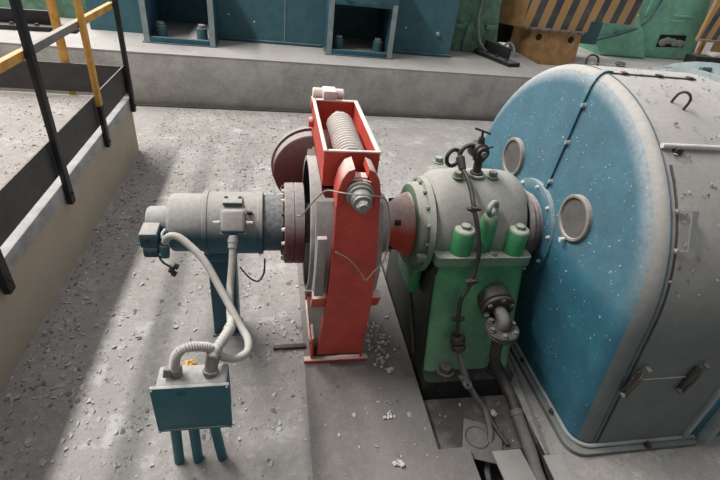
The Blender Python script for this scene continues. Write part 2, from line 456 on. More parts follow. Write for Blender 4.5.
# seams: a thin raised band along the shoulder line and the door edge
def band(x, w, r, a0, a1, th=.004):
    bm = bm_(); P = prof(r); P = P[a0:a1]
    A = [];
    for (y, z) in P:
        X = xs(z) - 1.61 + x
        d = V((0, y - YC, max(z, ZC) - ZC)); d = d.normalized() if d.length > 1e-6 else V((0, -1, 0))
        if z < ZC: d = V((0, -1 if y < YC else 1, 0))
        q = V((X, y, z))
        A.append([bm.verts.new(q + V((0, 0, 0))), bm.verts.new(q + V((0, 0, 0)) + d * th), bm.verts.new(q + V((w, 0, 0)) + d * th), bm.verts.new(q + V((w, 0, 0)))])
    for a, b in zip(A, A[1:]):
        for k in range(3): bm.faces.new((a[k], b[k], b[k + 1], a[k + 1]))
    bm.faces.new(A[0]); bm.faces.new(A[-1])
    return bm
obj('seam', band(1.613, .006, RC - .001, 0, 40), 'tealdk', g, 'dark seam line')
obj('cover_panel', band(1.645, .60, RC - .001, 0, 20, .009), 'cover', g)
obj('panel_gasket', band(1.637, .010, RC - .001, 0, 20, .006), 'dkrubber', g, 'dark door edge')
# foot lip with gasket
bm = bm_()
def lipring(off, z):
    x0 = xs(0) - FR - off; y0 = YC - RC - .02 - off
    return [(x0 + .0, YC + 1.0, z)] + [(x0 + .10 - .10 * math.cos(t), y0 + .10 - .10 * math.sin(t), z) for t in [PI / 2 * k / 8 for k in range(9)]] + [(2.33, y0, z)]
A = lipring(.05, .0); B = lipring(.05, .028); Cc = lipring(-.02, .032)
va, vb, vc = [[bm.verts.new(p) for p in q] for q in (A, B, Cc)]
for a, b in ((va, vb), (vb, vc)):
    for i in range(len(a) - 1): bm.faces.new((a[i], a[i + 1], b[i + 1], b[i]))
obj('foot_lip', bm, 'lip', g)
bm = bm_(); tube(bm, lipring(.012, .042), .011, 8, 0); obj('foot_gasket', bm, 'tealmid', g)
# bolts on the lip
for (x, y) in ((1.575, 1.78), (1.575, 1.40), (2.02, 1.155)):
    bm = bm_(); hexbolt(bm, (x, y, .028), (0, 0, 1), .016, .022); obj('bolt', bm, 'pipe', g)
# windows in the end face
XF = 1.61 - FR
for y in (2.53, 1.79):
    bm = bm_(); lathe(bm, (face_x(1.095) + .004, y, 1.095), (-1, 0, 0), [(0, .122), (.022, .122), (.026, .117), (.026, .106), (.020, .102), (.006, .102)], 44, cap=False)
    w = obj('window_ring', bm, 'seal', g, 'round window with a pale gasket')
    bm = bm_(); cyl(bm, (face_x(1.095) + .004, y, 1.095), (face_x(1.095) - .012, y, 1.095), .104, seg=44); obj('pane', bm, 'mesh', w)
bm = bm_(); cyl(bm, (XF - .0, 1.79, .968), (XF - .03, 1.79, .962), .009, .013, 12); obj('knob', bm, 'pale', g, 'white knob below the window')
# flange ring round the shaft
bm = bm_(); lathe(bm, (XF + .05, YC, .82), (-1, 0, 0), [(0, .285), (.058, .285), (.060, .28), (.060, .20), (.05, .20)], 56, cap=False); sr = obj('shaft_flange', bm, 'blue', g)
for k in range(10):
    a = 2 * PI * (k + .5) / 10
    bm = bm_(); hexbolt(bm, (XF - .01, YC + .262 * math.cos(a), .82 + .262 * math.sin(a)), (-1, 0, 0), .008, .014); obj('bolt', bm, 'pale', sr)
# vertical split bar on the face that runs over the crown
path = [(face_x(z) - .003, YC - .04, z) for z in (1.10, 1.3, 1.5, ZC + RC - FR - .02)]
for k in range(1, 7):
    a = PI / 2 * k / 6; z = ZC + RC - FR + FR * math.sin(a)
    path.append((1.61 - (FR * math.cos(a) + .003) * lean(z), YC - .04, z + .002))
path.append((1.64, YC - .04, ZC + RC + .001))
bm = bm_()
rs = []
for i, p in enumerate(path):
    p = V(p); t = (V(path[min(i + 1, len(path) - 1)]) - V(path[max(i - 1, 0)])).normalized(); nn = V((-t.z, 0, t.x))
    rs.append([bm.verts.new(p + V((0, s * .016, 0)) + nn * h) for s, h in ((-1, -.004), (-1, .010), (1, .010), (1, -.004))])
for a, b in zip(rs, rs[1:]):
    for k in range(4): bm.faces.new((a[k], a[(k + 1) % 4], b[(k + 1) % 4], b[k]))
bm.faces.new(rs[0]); bm.faces.new(rs[-1])
sb = obj('split_bar', bm, ['blue'], g)
for z in (1.15, 1.38, 1.58):
    bm = bm_(); hexbolt(bm, (face_x(z) - .001, YC - .063, z), (-1, 0, 0), .011, .02); obj('bolt', bm, 'tealmid', sb)
bm = bm_(); box(bm, 1.63, 2.12, YC - .055, YC - .028, ZC + RC - .006, ZC + RC + .006, .002); cs = obj('crown_strip', bm, 'cover', g)
bm = bm_(); box(bm, 1.63, 2.12, YC - .060, YC - .055, ZC + RC - .008, ZC + RC + .004); obj('crown_gasket', bm, 'dkrubber', cs)
for x in (1.70, 1.90, 2.08):
    bm = bm_(); obox(bm, (x, YC - .056, ZC + RC + .006), .03, .03, .012, None, .003); obj('clip', bm, 'pipe', cs)
# lifting loops
def loop(p, q, h, nrm):
    p, q, nrm = V(p), V(q), V(nrm).normalized()
    m = (p + q) / 2
    pts = [p - nrm * .02, p + nrm * h * .55, p * .8 + q * .2 + nrm * h * .9, m + nrm * h, p * .2 + q * .8 + nrm * h * .9, q + nrm * h * .55, q - nrm * .02]
    bm = bm_(); tube(bm, pts, .006, 8, 6)
    return obj('lifting_loop', bm, 'pipe', g, 'rusty wire lifting loop')
loop((1.80, 1.845, 1.69), (1.835, 1.80, 1.674), .07, (0, -.3, .9))
loop((1.665, 2.36, 1.72), (1.735, 2.36, 1.72), .05, (0, .25, .9))
# rod along the cover with its clamp
bm = bm_(); cyl(bm, (1.615, 1.597, 1.578), (2.22, 1.597, 1.578), .011, seg=12); rod = obj('rod', bm, 'pale', g, 'pale rod across the cover')
for x in (1.69, 2.1):
    bm = bm_(); obox(bm, (x, 1.585, 1.562), .035, .03, .03, None, .004); obj('clamp', bm, 'pipe', rod)
# strap handle
def onface(x, y):
    z = ZC + math.sqrt(RC ** 2 - (y - YC) ** 2)
    return V((x, y, z)), V((0, (y - YC) / RC, (z - ZC) / RC))
pT, nT = onface(1.65, 1.40); pB, nB = onface(1.65, 1.315)
bm = bm_()
path = [pT - V((.03, 0, 0)) + nT * .012, pT + nT * .014, pT + nT * .045 + V((.03, -.005, 0)), pB + nB * .042 + V((.025, .005, 0)), pB + nB * .014, pB - V((.03, 0, 0)) + nB * .012]
hw = V((.018, 0, 0)); rs = []
for i, p in enumerate(path):
    nn = nT if i < 3 else nB
    rs.append([bm.verts.new(p + s * V((.015, 0, 0)) + nn * h) for s, h in ((-1, 0), (-1, .006), (1, .006), (1, 0))])
bmd = None
for a, b in zip(rs, rs[1:]):
    for k in range(4): bm.faces.new((a[k], a[(k + 1) % 4], b[(k + 1) % 4], b[k]))
bm.faces.new(rs[0]); bm.faces.new(rs[-1])
hd = obj('door_handle', bm, 'steel', g, 'bent steel strap handle')
for p, nn in ((pT, nT), (pB, nB)):
    bm = bm_(); hexbolt(bm, p - V((.022, 0, 0)) + nn * .016, nn, .009, .012); obj('bolt', bm, 'steel', hd)
# latches low on the door
for x in (1.70, 2.02):
    yy = YC - RC - .012
    bm = bm_(); obox(bm, (x - .02, yy - .012, .56), .030, .018, .15, Matrix.Rotation(.12, 3, 'Y'), .005)
    la = obj('latch', bm, 'pipe', g)
    for (dx, z) in ((.012, .655), (-.035, .475)):
        bm = bm_(); cyl(bm, (x + dx, yy - .01, z), (x + dx, yy - .04, z), .013, .011, 12, .003); obj('latch_pin', bm, 'pipegrey', la)
    bm = bm_(); tube(bm, [(x - .02, yy - .03, .47), (x - .045, yy - .045, .52), (x - .03, yy - .045, .60), (x - .01, yy - .03, .65)], .007, 8, 5); obj('latch_lever', bm, 'pipe', la)
bm = bm_(); box(bm, 1.71, 1.99, YC - RC - .021, YC - RC - .010, .558, .562); obj('door_joint', bm, 'cover', g)
# stator flange and body beyond the cover
def ringflange(x0, x1, r, m, nm, lab=None):
    bm = bm_(); P0 = prof(r)
    A = [bm.verts.new((x0, y, z)) for y, z in P0]; B = [bm.verts.new((x1, y, z)) for y, z in P0]
    for i in range(len(A) - 1): bm.faces.new((A[i], A[i + 1], B[i + 1], B[i]))
    for q in (A, B):
        m_ = len(q)
        for i in range(m_ // 2):
            j = m_ - 1 - i
            if i + 1 < j - 1: bm.faces.new((q[i], q[i + 1], q[j - 1], q[j]))
            elif i + 1 == j - 1: bm.faces.new((q[i], q[i + 1], q[j]))
    return obj(nm, bm, m, g, lab, smooth=30)
ringflange(2.25, 2.28, .965, 'tealmid', 'stator_flange', 'pale blue stator flange')
fl = ringflange(2.36, 2.39, 1.005, 'tealmid', 'stator_flange', 'pale blue stator flange')
ringflange(2.30, 3.9, .95, 'blue', 'stator_body')
for k in range(12):
    a = PI * (k + .5) / 12
    bm = bm_(); obox(bm, (2.33, YC - .962 * math.cos(a), ZC + .962 * math.sin(a)), .06, .03, .04, Matrix.Rotation(-(a - PI / 2), 3, 'X'), .005); obj('lug', bm, 'teal', fl)

# ------------------------------------------------------------------ bearing pedestal
pd = thing('bearing_pedestal', (1.14, 2.16, FZ), 'green bearing pedestal with dusty rounded cap beside the blue generator', 'bearing pedestal')
AY, AZ = 2.16, .82
bm = bm_()
loft(bm, [rrect(.862, 1.418, 1.60, 2.70, z, .03) for z in (FZ, .085, .10)]); 
obj('foot_plate', bm, 'grease', pd, 'greasy blackened foot plate')
bm = bm_()
def ps(z, t): return rrect(.866 + .006 * t, 1.415 - .012 * t, 1.68 + .185 * t, 2.62 - .16 * t, z, .035)
loft(bm, [ps(.10, 0), ps(.16, .12), ps(.45, .6), ps(.68, .93), ps(.745, .98)])
bm.normal_update()
bmesh.ops.recalc_face_normals(bm, faces=bm.faces)
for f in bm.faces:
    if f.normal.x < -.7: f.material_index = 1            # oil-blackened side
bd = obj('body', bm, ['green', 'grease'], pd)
bm = bm_(); loft(bm, [rrect(.858, 1.412, 1.846, 2.475, z, .025) for z in (.745, .755, .795, .802)])
obj('split_flange', bm, 'cap', pd)
# cap: rounded barrel with soft ends
bm = bm_()
secs = []
for x, k in ((.848, .0), (.850, .78), (.860, .88), (.885, .945), (.93, .985), (1.0, 1.0), (1.22, 1.0), (1.30, .985), (1.35, .95), (1.38, .89), (1.394, .78), (1.397, 0)):
    if k == 0: k = .70
    sec = []
    for i in range(25):
        a = PI * i / 24
        c, s_ = math.cos(a), math.sin(a)
        yy = -(abs(c) ** .95) * (1 if c > 0 else -1) * .268 * (.5 + .5 * k); zz = (abs(s_) ** 1.05) * .35 * k
        sec.append((x, AY + .02 + yy, .80 + zz))
    secs.append(sec)
loft(bm, secs)
obj('cap', bm, 'cap', pd)
# end collar on the brake side and its clamp block
bm = bm_(); lathe(bm, (.845, AY, AZ), (-1, 0, 0), [(0, .275), (.03, .27), (.035, .245), (.075, .24), (.082, .23), (.082, .17)], 48)
ec = obj('end_collar', bm, 'cap', pd)
for k in range(9):
    a = PI * (k + .3) / 8
    bm = bm_(); hexbolt(bm, (.812, AY - .257 * math.cos(a), AZ + .257 * math.sin(a)), (-1, 0, 0), .010, .015); obj('bolt', bm, 'cap', ec)
bm = bm_(); obox(bm, (.79, 1.905, .765), .055, .03, .045, None, .006); obj('clamp_block', bm, 'cap', ec)
bm = bm_(); box(bm, .80, .86, 2.0, 2.32, .42, .60, .02); obj('bracket', bm, 'green', pd)
# studs with domed sleeves and hex nuts
for x, y in ((1.005, 1.915), (1.318, 1.915), (1.005, 2.41), (1.318, 2.41)):
    bm = bm_(); lathe(bm, (x, y, .80), (0, 0, 1), [(0, .062), (.02, .060), (.135, .058), (.148, .052), (.152, .046)], 28)
    st = obj('stud_sleeve', bm, 'green', pd)
    bm = bm_(); hexbolt(bm, (x, y, .950), (0, 0, 1), .027, .022, False); obj('nut', bm, 'cap', st)
# lifting eye on its boss
bm = bm_(); lathe(bm, (1.14, 1.945, .80), (0, 0, 1), [(0, .056), (.12, .053), (.19, .048), (.215, .034), (.22, .01)], 24); eb = obj('eye_boss', bm, 'green', pd)
bm = bm_(); torus(bm, (1.142, 1.945, 1.055), (.55, -.83, .1), .034, .014, 28, 10); obj('lifting_eye', bm, 'cap', eb)
# recessed socket bolt at the front of the flange
bm = bm_(); lathe(bm, (1.185, 1.875, .80), (0, 0, 1), [(0, .03), (.006, .034), (.006, .026), (.002, .024)], 24); rc = obj('bolt_recess', bm, 'green', pd)
bm = bm_(); hexbolt(bm, (1.185, 1.875, .802), (0, 0, 1), .015, .018); obj('bolt', bm, 'steel', rc)
# big anchor bolts on the foot
for x, y in ((1.0, 1.70), (1.31, 1.69), (.955, 2.66), (1.33, 2.66)):
    bm = bm_(); hexbolt(bm, (x, y - .02, .10), (0, 0, 1), .043, .05); obj('anchor_bolt', bm, 'grease' if x > 1.2 else 'pipegrey', pd)
# cap top: hex plugs, small plate
for x, y, r in ((.985, 2.12, .024), (1.19, 2.13, .024), (.93, 2.30, .024)):
    bm = bm_(); hexbolt(bm, (x, y, 1.145), (0, 0, 1), r, .035); obj('plug', bm, 'pipe' if r < .023 else 'cap', pd)
bm = bm_(); cyl(bm, (1.10, 2.15, 1.140), (1.10, 2.15, 1.158), .05, seg=28, bev=.004); obj('valve_pad', bm, 'cap', pd)
# seal collar towards the generator
bm = bm_(); lathe(bm, (1.405, AY, AZ), (1, 0, 0), [(0, .235), (.03, .235), (.035, .212), (.07, .212), (.075, .20), (.13, .20)], 48)
obj('seal_collar', bm, 'sealring', pd, 'brown greasy shaft seal collar')
# big oil outlet: flange on the front, elbow, lower flange
bm = bm_(); cyl(bm, (1.235, 1.825, .55), (1.235, 1.755, .54), .095, seg=36, bev=.006); cyl(bm, (1.235, 1.75, .54), (1.235, 1.725, .536), .095, seg=36, bev=.006)
of = obj('outlet_flange', bm, 'pipe', pd, 'oily black outlet flange')
for k in range(6):
    a = 2 * PI * (k + .5) / 6
    bm = bm_(); hexbolt(bm, (1.235 + .074 * math.cos(a), 1.725, .536 + .074 * math.sin(a)), (0, -1, -.1), .014, .02); obj('bolt', bm, 'pipegrey', of)

# outlet pipe (elbow, flange, run along the floor)
op = thing('oil_drain_pipe', (1.30, 1.4, -.02), 'thick oily pipe dropping from the pedestal flange and along the trough', 'pipe')
bm = bm_(); tube(bm, [(1.235, 1.72, .535), (1.235, 1.675, .533), (1.235, 1.648, .522), (1.234, 1.637, .50), (1.234, 1.635, .47)], .036, 16, 6); obj('elbow', bm, 'pipegrey', op, 'dusty pale elbow')
bm = bm_(); cyl(bm, (1.234, 1.635, .485), (1.235, 1.635, .465), .092, seg=36, bev=.005); cyl(bm, (1.235, 1.635, .462), (1.235, 1.635, .442), .092, seg=36, bev=.005); lf = obj('pipe_flange', bm, 'pipe', op)
for k in range(6):
    a = 2 * PI * (k + .25) / 6
    bm = bm_(); hexbolt(bm, (1.234 + .072 * math.cos(a), 1.635 + .072 * math.sin(a), .485), (0, 0, 1), .014, .018); obj('bolt', bm, 'pipegrey', lf)
bm = bm_(); tube(bm, [(1.235, 1.635, .46), (1.245, 1.635, .30), (1.285, 1.63, .17), (1.34, 1.59, .08), (1.370, 1.51, .035), (1.374, 1.42, .0)], .033, 14, 8); obj('pipe_run', bm, 'pipe', op)
bm = bm_(); tube(bm, [(1.374, 1.425, .002), (1.370, 1.35, -.01), (1.358, 1.20, -.02), (1.345, 1.06, -.04), (1.33, .6, -.06)], .037, 14, 8); obj('pipe_run', bm, 'pipegrey', op, 'dusty stretch of the pipe')
bm = bm_(); cyl(bm, (1.372, 1.445, .008), (1.372, 1.405, -.003), .041, seg=24, bev=.006); obj('pipe_joint', bm, 'pipegrey', op)

# thin oil line over the cap
ol = thing('oil_feed_line', (1.05, 1.8, 0), 'thin black oil feed line running down the green pedestal front', 'pipe')
line = [(.976, 2.145, 1.265), (.985, 2.10, 1.215), (1.003, 2.035, 1.18), (1.012, 1.975, 1.135), (1.018, 1.90, 1.07), (1.045, 1.845, .965), (1.07, 1.822, .85), (1.073, 1.82, .79), (1.069, 1.805, .70), (1.047, 1.79, .62), (1.021, 1.775, .57), (1.022, 1.75, .47), (1.026, 1.725, .40), (1.030, 1.71, .345)]
bm = bm_(); tube(bm, line, .0125, 10, 6); obj('pipe_run', bm, 'pipe', ol)
bm = bm_(); torus(bm, (.955, 2.17, 1.235), (.35, -.9, .1), .045, .011, 26, 10); obj('pipe_coil', bm, 'grease', ol, 'greenish looped pipe')
bm = bm_(); cyl(bm, (.978, 2.14, 1.255), (.988, 2.09, 1.205), .024, .02, 12, .004); obj('union_nut', bm, 'pipe', ol)
for p, ax in (((1.016, 1.905, 1.075), (.1, -.6, -.8)), ((1.066, 1.795, .685), (0, -.2, -1)), ((1.022, 1.745, .455), (0, -.2, -1))):
    bm = bm_(); c = V(p); obox(bm, c, .075, .022, .014, Matrix.Rotation(.15, 3, 'X'), .003); cyl(bm, c - V((0, 0, .014)), c + V((0, 0, .014)), .02, seg=10); obj('pipe_clip', bm, 'pipe', ol)
bm = bm_()
cyl(bm, (1.030, 1.71, .352), (1.036, 1.69, .315), .042, seg=16, bev=.006); cyl(bm, (1.036, 1.688, .31), (1.041, 1.672, .28), .042, seg=16, bev=.006)
for k in range(5):
    a = 2 * PI * k / 5; hexbolt(bm, (1.031 + .032 * math.cos(a), 1.705 + .032 * math.sin(a), .348), (0, 0, 1), .010, .016, False)
obj('pipe_flange', bm, 'pipe', ol)
bm = bm_(); tube(bm, [(1.041, 1.672, .285), (1.052, 1.63, .235), (1.07, 1.59, .185), (1.10, 1.55, .12), (1.15, 1.51, .05), (1.195, 1.47, .0), (1.20, 1.41, -.025), (1.185, 1.33, -.035), (1.15, 1.24, -.10), (1.13, 1.12, -.16), (1.12, .7, -.2)], .0175, 10, 6); obj('pipe_run', bm, 'pipegrey', ol, 'dusty lower run of the line')
bm = bm_(); torus(bm, (1.085, 1.545, .138), (.3, -.5, .8), .022, .009, 20, 8); cyl(bm, (1.06, 1.585, .165), (1.085, 1.56, .13), .025, seg=8); obj('pipe_joint', bm, 'pipegrey', ol)
bm = bm_(); tube(bm, [(1.21, 1.46, .0), (1.225, 1.40, -.03), (1.245, 1.33, -.04), (1.265, 1.27, -.045)], .013, 8, 5); obj('pipe_branch', bm, 'pipe', ol)

# valve on the cap
vl = thing('oil_valve', (1.10, 2.15, 1.158), 'black oil valve with a T handle on the pedestal cap', 'valve')
bm = bm_(); lathe(bm, (1.10, 2.15, 1.158), (-.08, .0, 1), [(0, .036), (.010, .036), (.012, .023), (.08, .023), (.082, .034), (.10, .034), (.105, .026)], 16); obj('valve_stem', bm, 'pipe', vl)
bm = bm_(); lathe(bm, (1.075, 2.20, 1.288), (.15, -1, 0), [(0, .036), (.008, .047), (.07, .047), (.078, .036), (.095, .036)], 20); vb = obj('valve_body', bm, 'pipe', vl)
bm = bm_(); cyl(bm, (1.089, 2.106, 1.288), (1.091, 2.094, 1.288), .016, seg=12); obj('valve_cap', bm, 'fit', vb)
bm = bm_(); cyl(bm, (1.082, 2.15, 1.325), (1.078, 2.15, 1.365), .020, .015, 10); cyl(bm, (1.078, 2.15, 1.365), (1.075, 2.15, 1.398), .007, seg=8); obj('bonnet', bm, 'pipe', vl)
bm = bm_(); cyl(bm, (1.030, 2.155, 1.410), (1.115, 2.14, 1.389), .006, seg=8); obj('handle', bm, 'pipe', vl)
bm = bm_(); tube(bm, [(1.075, 2.15, 1.30), (1.035, 2.15, 1.318), (1.0, 2.15, 1.308), (.982, 2.148, 1.285), (.977, 2.145, 1.262)], .012, 10, 6); obj('valve_outlet', bm, 'pipe', vl)
bm = bm_(); tube(bm, [(1.105, 2.15, 1.305), (1.125, 2.13, 1.318), (1.14, 2.12, 1.328)], .006, 8, 4); obj('lever', bm, 'pipe', vl)

# ------------------------------------------------------------------ shaft line
# red hub to the right of the drum
hb = thing('shaft_hub', (.7, AY, AZ - .2), 'dusty red tapered shaft hub between brake drum and green pedestal', 'hub')
bm = bm_(); lathe(bm, (.615, AY, AZ), (1, 0, 0), [(0, .115), (.04, .125), (.06, .14), (.12, .175), (.145, .185), (.147, .16)], 44); obj('hub', bm, 'red', hb)
for k in range(4):
    a = 2 * PI * (k + .62) / 4
    bm = bm_(); obox(bm, (.675, AY + .137 * math.cos(a), AZ + .137 * math.sin(a)), .035, .02, .03, Matrix.Rotation(a, 3, 'X'), .003); obj('hub_slot', bm, 'hole', hb)
# brake drum
dr = thing('brake_drum', (.355, AY, AZ - .37), 'dusty grey brake drum wheel inside the red brake', 'brake drum')
bm = bm_(); lathe(bm, (.180, AY, AZ), (1, 0, 0), [(0, .345), (0, .366), (.003, .369), (.317, .369), (.320, .366), (.320, .345), (.18, .342), (0, .345)], 72, cap=False); obj('rim', bm, 'drum', dr)
bm = bm_(); lathe(bm, (.36, AY, AZ), (1, 0, 0), [(0, .345), (.03, .345)], 64); obj('web', bm, 'hole', dr, 'web inside the drum, painted dark for the shade in the hollow')
bm = bm_(); lathe(bm, (.1835, AY, AZ), (1, 0, 0), [(0, .3435), (.175, .3405), (.175, .338), (0, .341)], 64, cap=False); obj('rim_inside', bm, 'hole', dr, 'inner face of the rim, painted dark for the shade in the hollow')  # dark liner paints the shade inside the hollow drum
bm = bm_(); lathe(bm, (.17, AY, AZ), (1, 0, 0), [(0, .11), (.26, .11), (.26, .165), (.30, .172), (.44, .172), (.445, .168), (.445, .11)], 44); obj('hub', bm, 'drum', dr)
for k in range(3):
    bm = bm_(); lathe(bm, (.46 + .05 * k, AY, AZ), (1, 0, 0), [(0, .173), (.004, .178), (.012, .178), (.016, .173)], 44, cap=False); obj('hub_band', bm, 'maroon' if k == 2 else 'drum', dr)
# coupling flange on the motor side
cp = thing('shaft_coupling', (.115, AY, AZ - .235), 'maroon coupling flange with dusty rim and pale bolts beside the motor', 'coupling')
bm = bm_(); lathe(bm, (.062, AY, AZ), (1, 0, 0), [(0, .10), (0, .212), (.006, .220), (.048, .222), (.052, .218), (.056, .222), (.10, .222), (.104, .216), (.104, .1)], 60); cf = obj('flange', bm, 'maroon', cp)
for k in range(16):
    a = 2 * PI * k / 16
    bm = bm_(); hexbolt(bm, (.062, AY + .197 * math.cos(a), AZ + .197 * math.sin(a)), (-1, 0, 0), .009, .016); obj('bolt', bm, 'pale' if k % 3 else 'pipe', cp)
bm = bm_(); lathe(bm, (.16, AY, AZ), (1, 0, 0), [(0, .09), (.012, .09)], 32); obj('spacer', bm, 'hole', cp)

# ------------------------------------------------------------------ motor
mo = thing('electric_motor', (-.27, AY, 0), 'small dusty blue electric motor on a blue column at left', 'motor')
bm = bm_(); lathe(bm, (-.348, AY, AZ), (1, 0, 0), [(0, .145), (0, .168), (.004, .171), (.022, .171), (.026, .166), (.272, .166), (.276, .171), (.296, .171), (.30, .168), (.30, .14)], 56); mb = obj('motor_body', bm, 'motor', mo)
bm = bm_(); lathe(bm, (-.052, AY, AZ), (1, 0, 0), [(0, .158), (.006, .158), (.006, .14), (.016, .14)], 48); obj('end_gap', bm, 'hole', mo)
bm = bm_(); lathe(bm, (-.045, AY, AZ), (1, 0, 0), [(0, .152), (.10, .152), (.104, .148), (.104, .06)], 48); obj('end_bell', bm, 'motorend', mo, 'dirty speckled end bell')
bm = bm_(); lathe(bm, (-.348, AY, AZ), (-1, 0, 0), [(0, .158), (.01, .158), (.012, .153), (.15, .153), (.166, .146), (.176, .13), (.178, .09)], 52); rcv = obj('rear_cover', bm, 'motor', mo)
bm = bm_(); obox(bm, (-.415, 2.050, .902), .085, .012, .05, Matrix.Rotation(-.75, 3, 'X'), .004); obj('cover_lug', bm, 'motor', rcv)
bm = bm_(); obox(bm, (-.425, 2.020, .862), .10, .012, .022, Matrix.Rotation(-.3, 3, 'X'), .004); obj('cover_clip', bm, 'motor', rcv)
# tachometer on the tail
bm = bm_(); lathe(bm, (-.52, AY, AZ), (-1, 0, 0), [(0, .07), (.012, .085), (.10, .085), (.112, .078), (.114, .03)], 36); obj('encoder', bm, 'motor', mo)
bm = bm_(); box(bm, -.635, -.555, 1.97, 2.08, .79, .87, .004); eb_ = obj('encoder_box', bm, 'motor', mo, 'small square dusty terminal box')
bm = bm_(); box(bm, -.632, -.558, 1.972, 2.078, .725, .787, .012); obj('box_base', bm, 'motor', eb_)
bm = bm_(); cyl(bm, (-.598, 1.972, .835), (-.598, 1.966, .835), .011, seg=14); obj('box_screw', bm, 'pipe', eb_)
bm = bm_(); box(bm, -.60, -.53, 2.06, 2.14, .74, .82, .01); obj('box_bracket', bm, 'tealdk', eb_)
bm = bm_(); cyl(bm, (-.527, 1.985, .80), (-.53, 1.975, .73), .026, .022, 12, .003); cyl(bm, (-.52, 1.985, .845), (-.527, 1.985, .80), .018, seg=10); obj('cable_gland', bm, 'teal', mo)
bm = bm_(); tube(bm, [(-.56, 1.97, .75), (-.54, 1.95, .72), (-.51, 1.94, .70), (-.49, 1.935, .69)], .006, 6, 5)
for d in ((-.50, .675), (-.475, .70), (-.49, .655)): obox(bm, (d[0], 1.935, d[1]), .024, .02, .024, Matrix.Rotation(.6, 3, 'Y'), .003)
obj('wing_screw', bm, 'pipe', mo)
bm = bm_(); tube(bm, [(-.52, 2.02, .87), (-.535, 2.0, .85), (-.52, 1.99, .83)], .007, 6, 5); obj('white_lead', bm, 'pale', mo, 'short white lead')
# terminal box on the front shoulder
rot = Matrix.Rotation(math.radians(-38), 3, 'X')
bm = bm_(); obox(bm, (-.19, 1.98, .940), .120, .05, .118, rot, .018, 3); tb = obj('terminal_box', bm, 'motor', mo, 'dusty square terminal box on the motor')
bm = bm_(); obox(bm, (-.19, 1.999, .927), .132, .014, .13, rot, .006); obj('box_flange', bm, 'motor', tb)
for s in (-1, 1):
    bm = bm_(); cyl(bm, (-.19 + s * .062, 1.972, .94), (-.19 + s * .095, 1.972, .94), .010, .007, 10); obj('box_ear', bm, 'pale', tb)
bm = bm_(); box(bm, -.245, -.15, 2.075, 2.145, .974, .993, .003); npl = obj('top_plate', bm, 'motor', mo)
for x in (-.232, -.163):
    bm = bm_(); box(bm, x - .008, x + .008, 2.12, 2.135, .993, .997); obj('screw', bm, 'hole', npl)
bm = bm_(); box(bm, -.125, -.10, 2.04, 2.055, .945, .957); obj('rivet', bm, 'hole', mo)
# column
bm = bm_()
box(bm, -.355, -.205, 2.13, 2.27, .01, .62, .008)
obj('column', bm, 'tealdk', mo)
bm = bm_(); box(bm, -.365, -.195, 2.10, 2.28, .60, .655, .004); obj('cradle', bm, 'tealdk', mo)
bm = bm_(); box(bm, -.365, -.195, 2.12, 2.28, 0, .01, .002); obj('base_plate', bm, 'tealdk', mo)
for z in (.56, .60):
    bm = bm_(); hexbolt(bm, (-.345, 2.128, z), (0, -1, 0), .014, .02); obj('bolt', bm, 'steel', mo)
# thin loose lead under the motor
bm = bm_(); tube(bm, [(-.17, 2.0, .64), (-.12, 1.96, .60), (-.075, 1.96, .575), (-.045, 2.0, .60), (-.04, 2.05, .66)], .005, 6, 8); obj('lead_wire', bm, 'pipe', mo)

# ------------------------------------------------------------------ terminal box on three posts
tx = thing('junction_box', (-.32, 1.31, 0), 'teal junction box on three short posts in the foreground', 'junction box')
bm = bm_()
secs = [[(x, y, z) for x, z in ((-.465 + o_, .345 + o_), (-.18 - o_, .345 + o_), (-.18 - o_, .625 - o_), (-.465 + o_, .625 - o_))] for y, o_ in ((1.265, 0), (1.36, .004))]
box(bm, -.462, -.183, 1.268, 1.38, .35, .612, .014, 3)
obj('case', bm, 'boxblue', tx)
bm = bm_(); box(bm, -.478, -.172, 1.25, 1.268, .335, .622, .006, 2)
ld = obj('lid', bm, 'boxblue', tx)
bm = bm_(); box(bm, -.455, -.195, 1.247, 1.251, .35, .356, .001); obj('lid_crease', bm, 'tealmid', ld)
for x in (-.469, -.181):
    for z in (.345, .612):
        bm = bm_(); cyl(bm, (x, 1.251, z), (x, 1.245, z), .005, seg=10); obj('screw', bm, 'steel', ld)
# two tiny lines of stencilled marks near the top of the lid
bm = bm_()
for row, z in enumerate((.592, .577)):
    for k in range(5 if row == 0 else 4):
        x = -.378 + k * .0085 + row * .002
        for (dx, w, dz, h) in ((0, .0016, 0, .008), (.0042, .0016, 0, .008), (.0, .0058, (.0, .0034, .0066, .0034, .0)[k], .0014)):
            box(bm, x + dx, x + dx + w, 1.2492, 1.2502, z + dz, z + dz + h)
obj('stencil', bm, 'ink', ld, 'two short lines of black stencilled letters', smooth=0)
for x, x2 in ((-.424, -.438), (-.350, -.352), (-.268, -.240)):
    bm = bm_(); cyl(bm, (x2, 1.315, 0), (x, 1.315, .36), .023, seg=18); obj('post', bm, 'boxblue', tx)

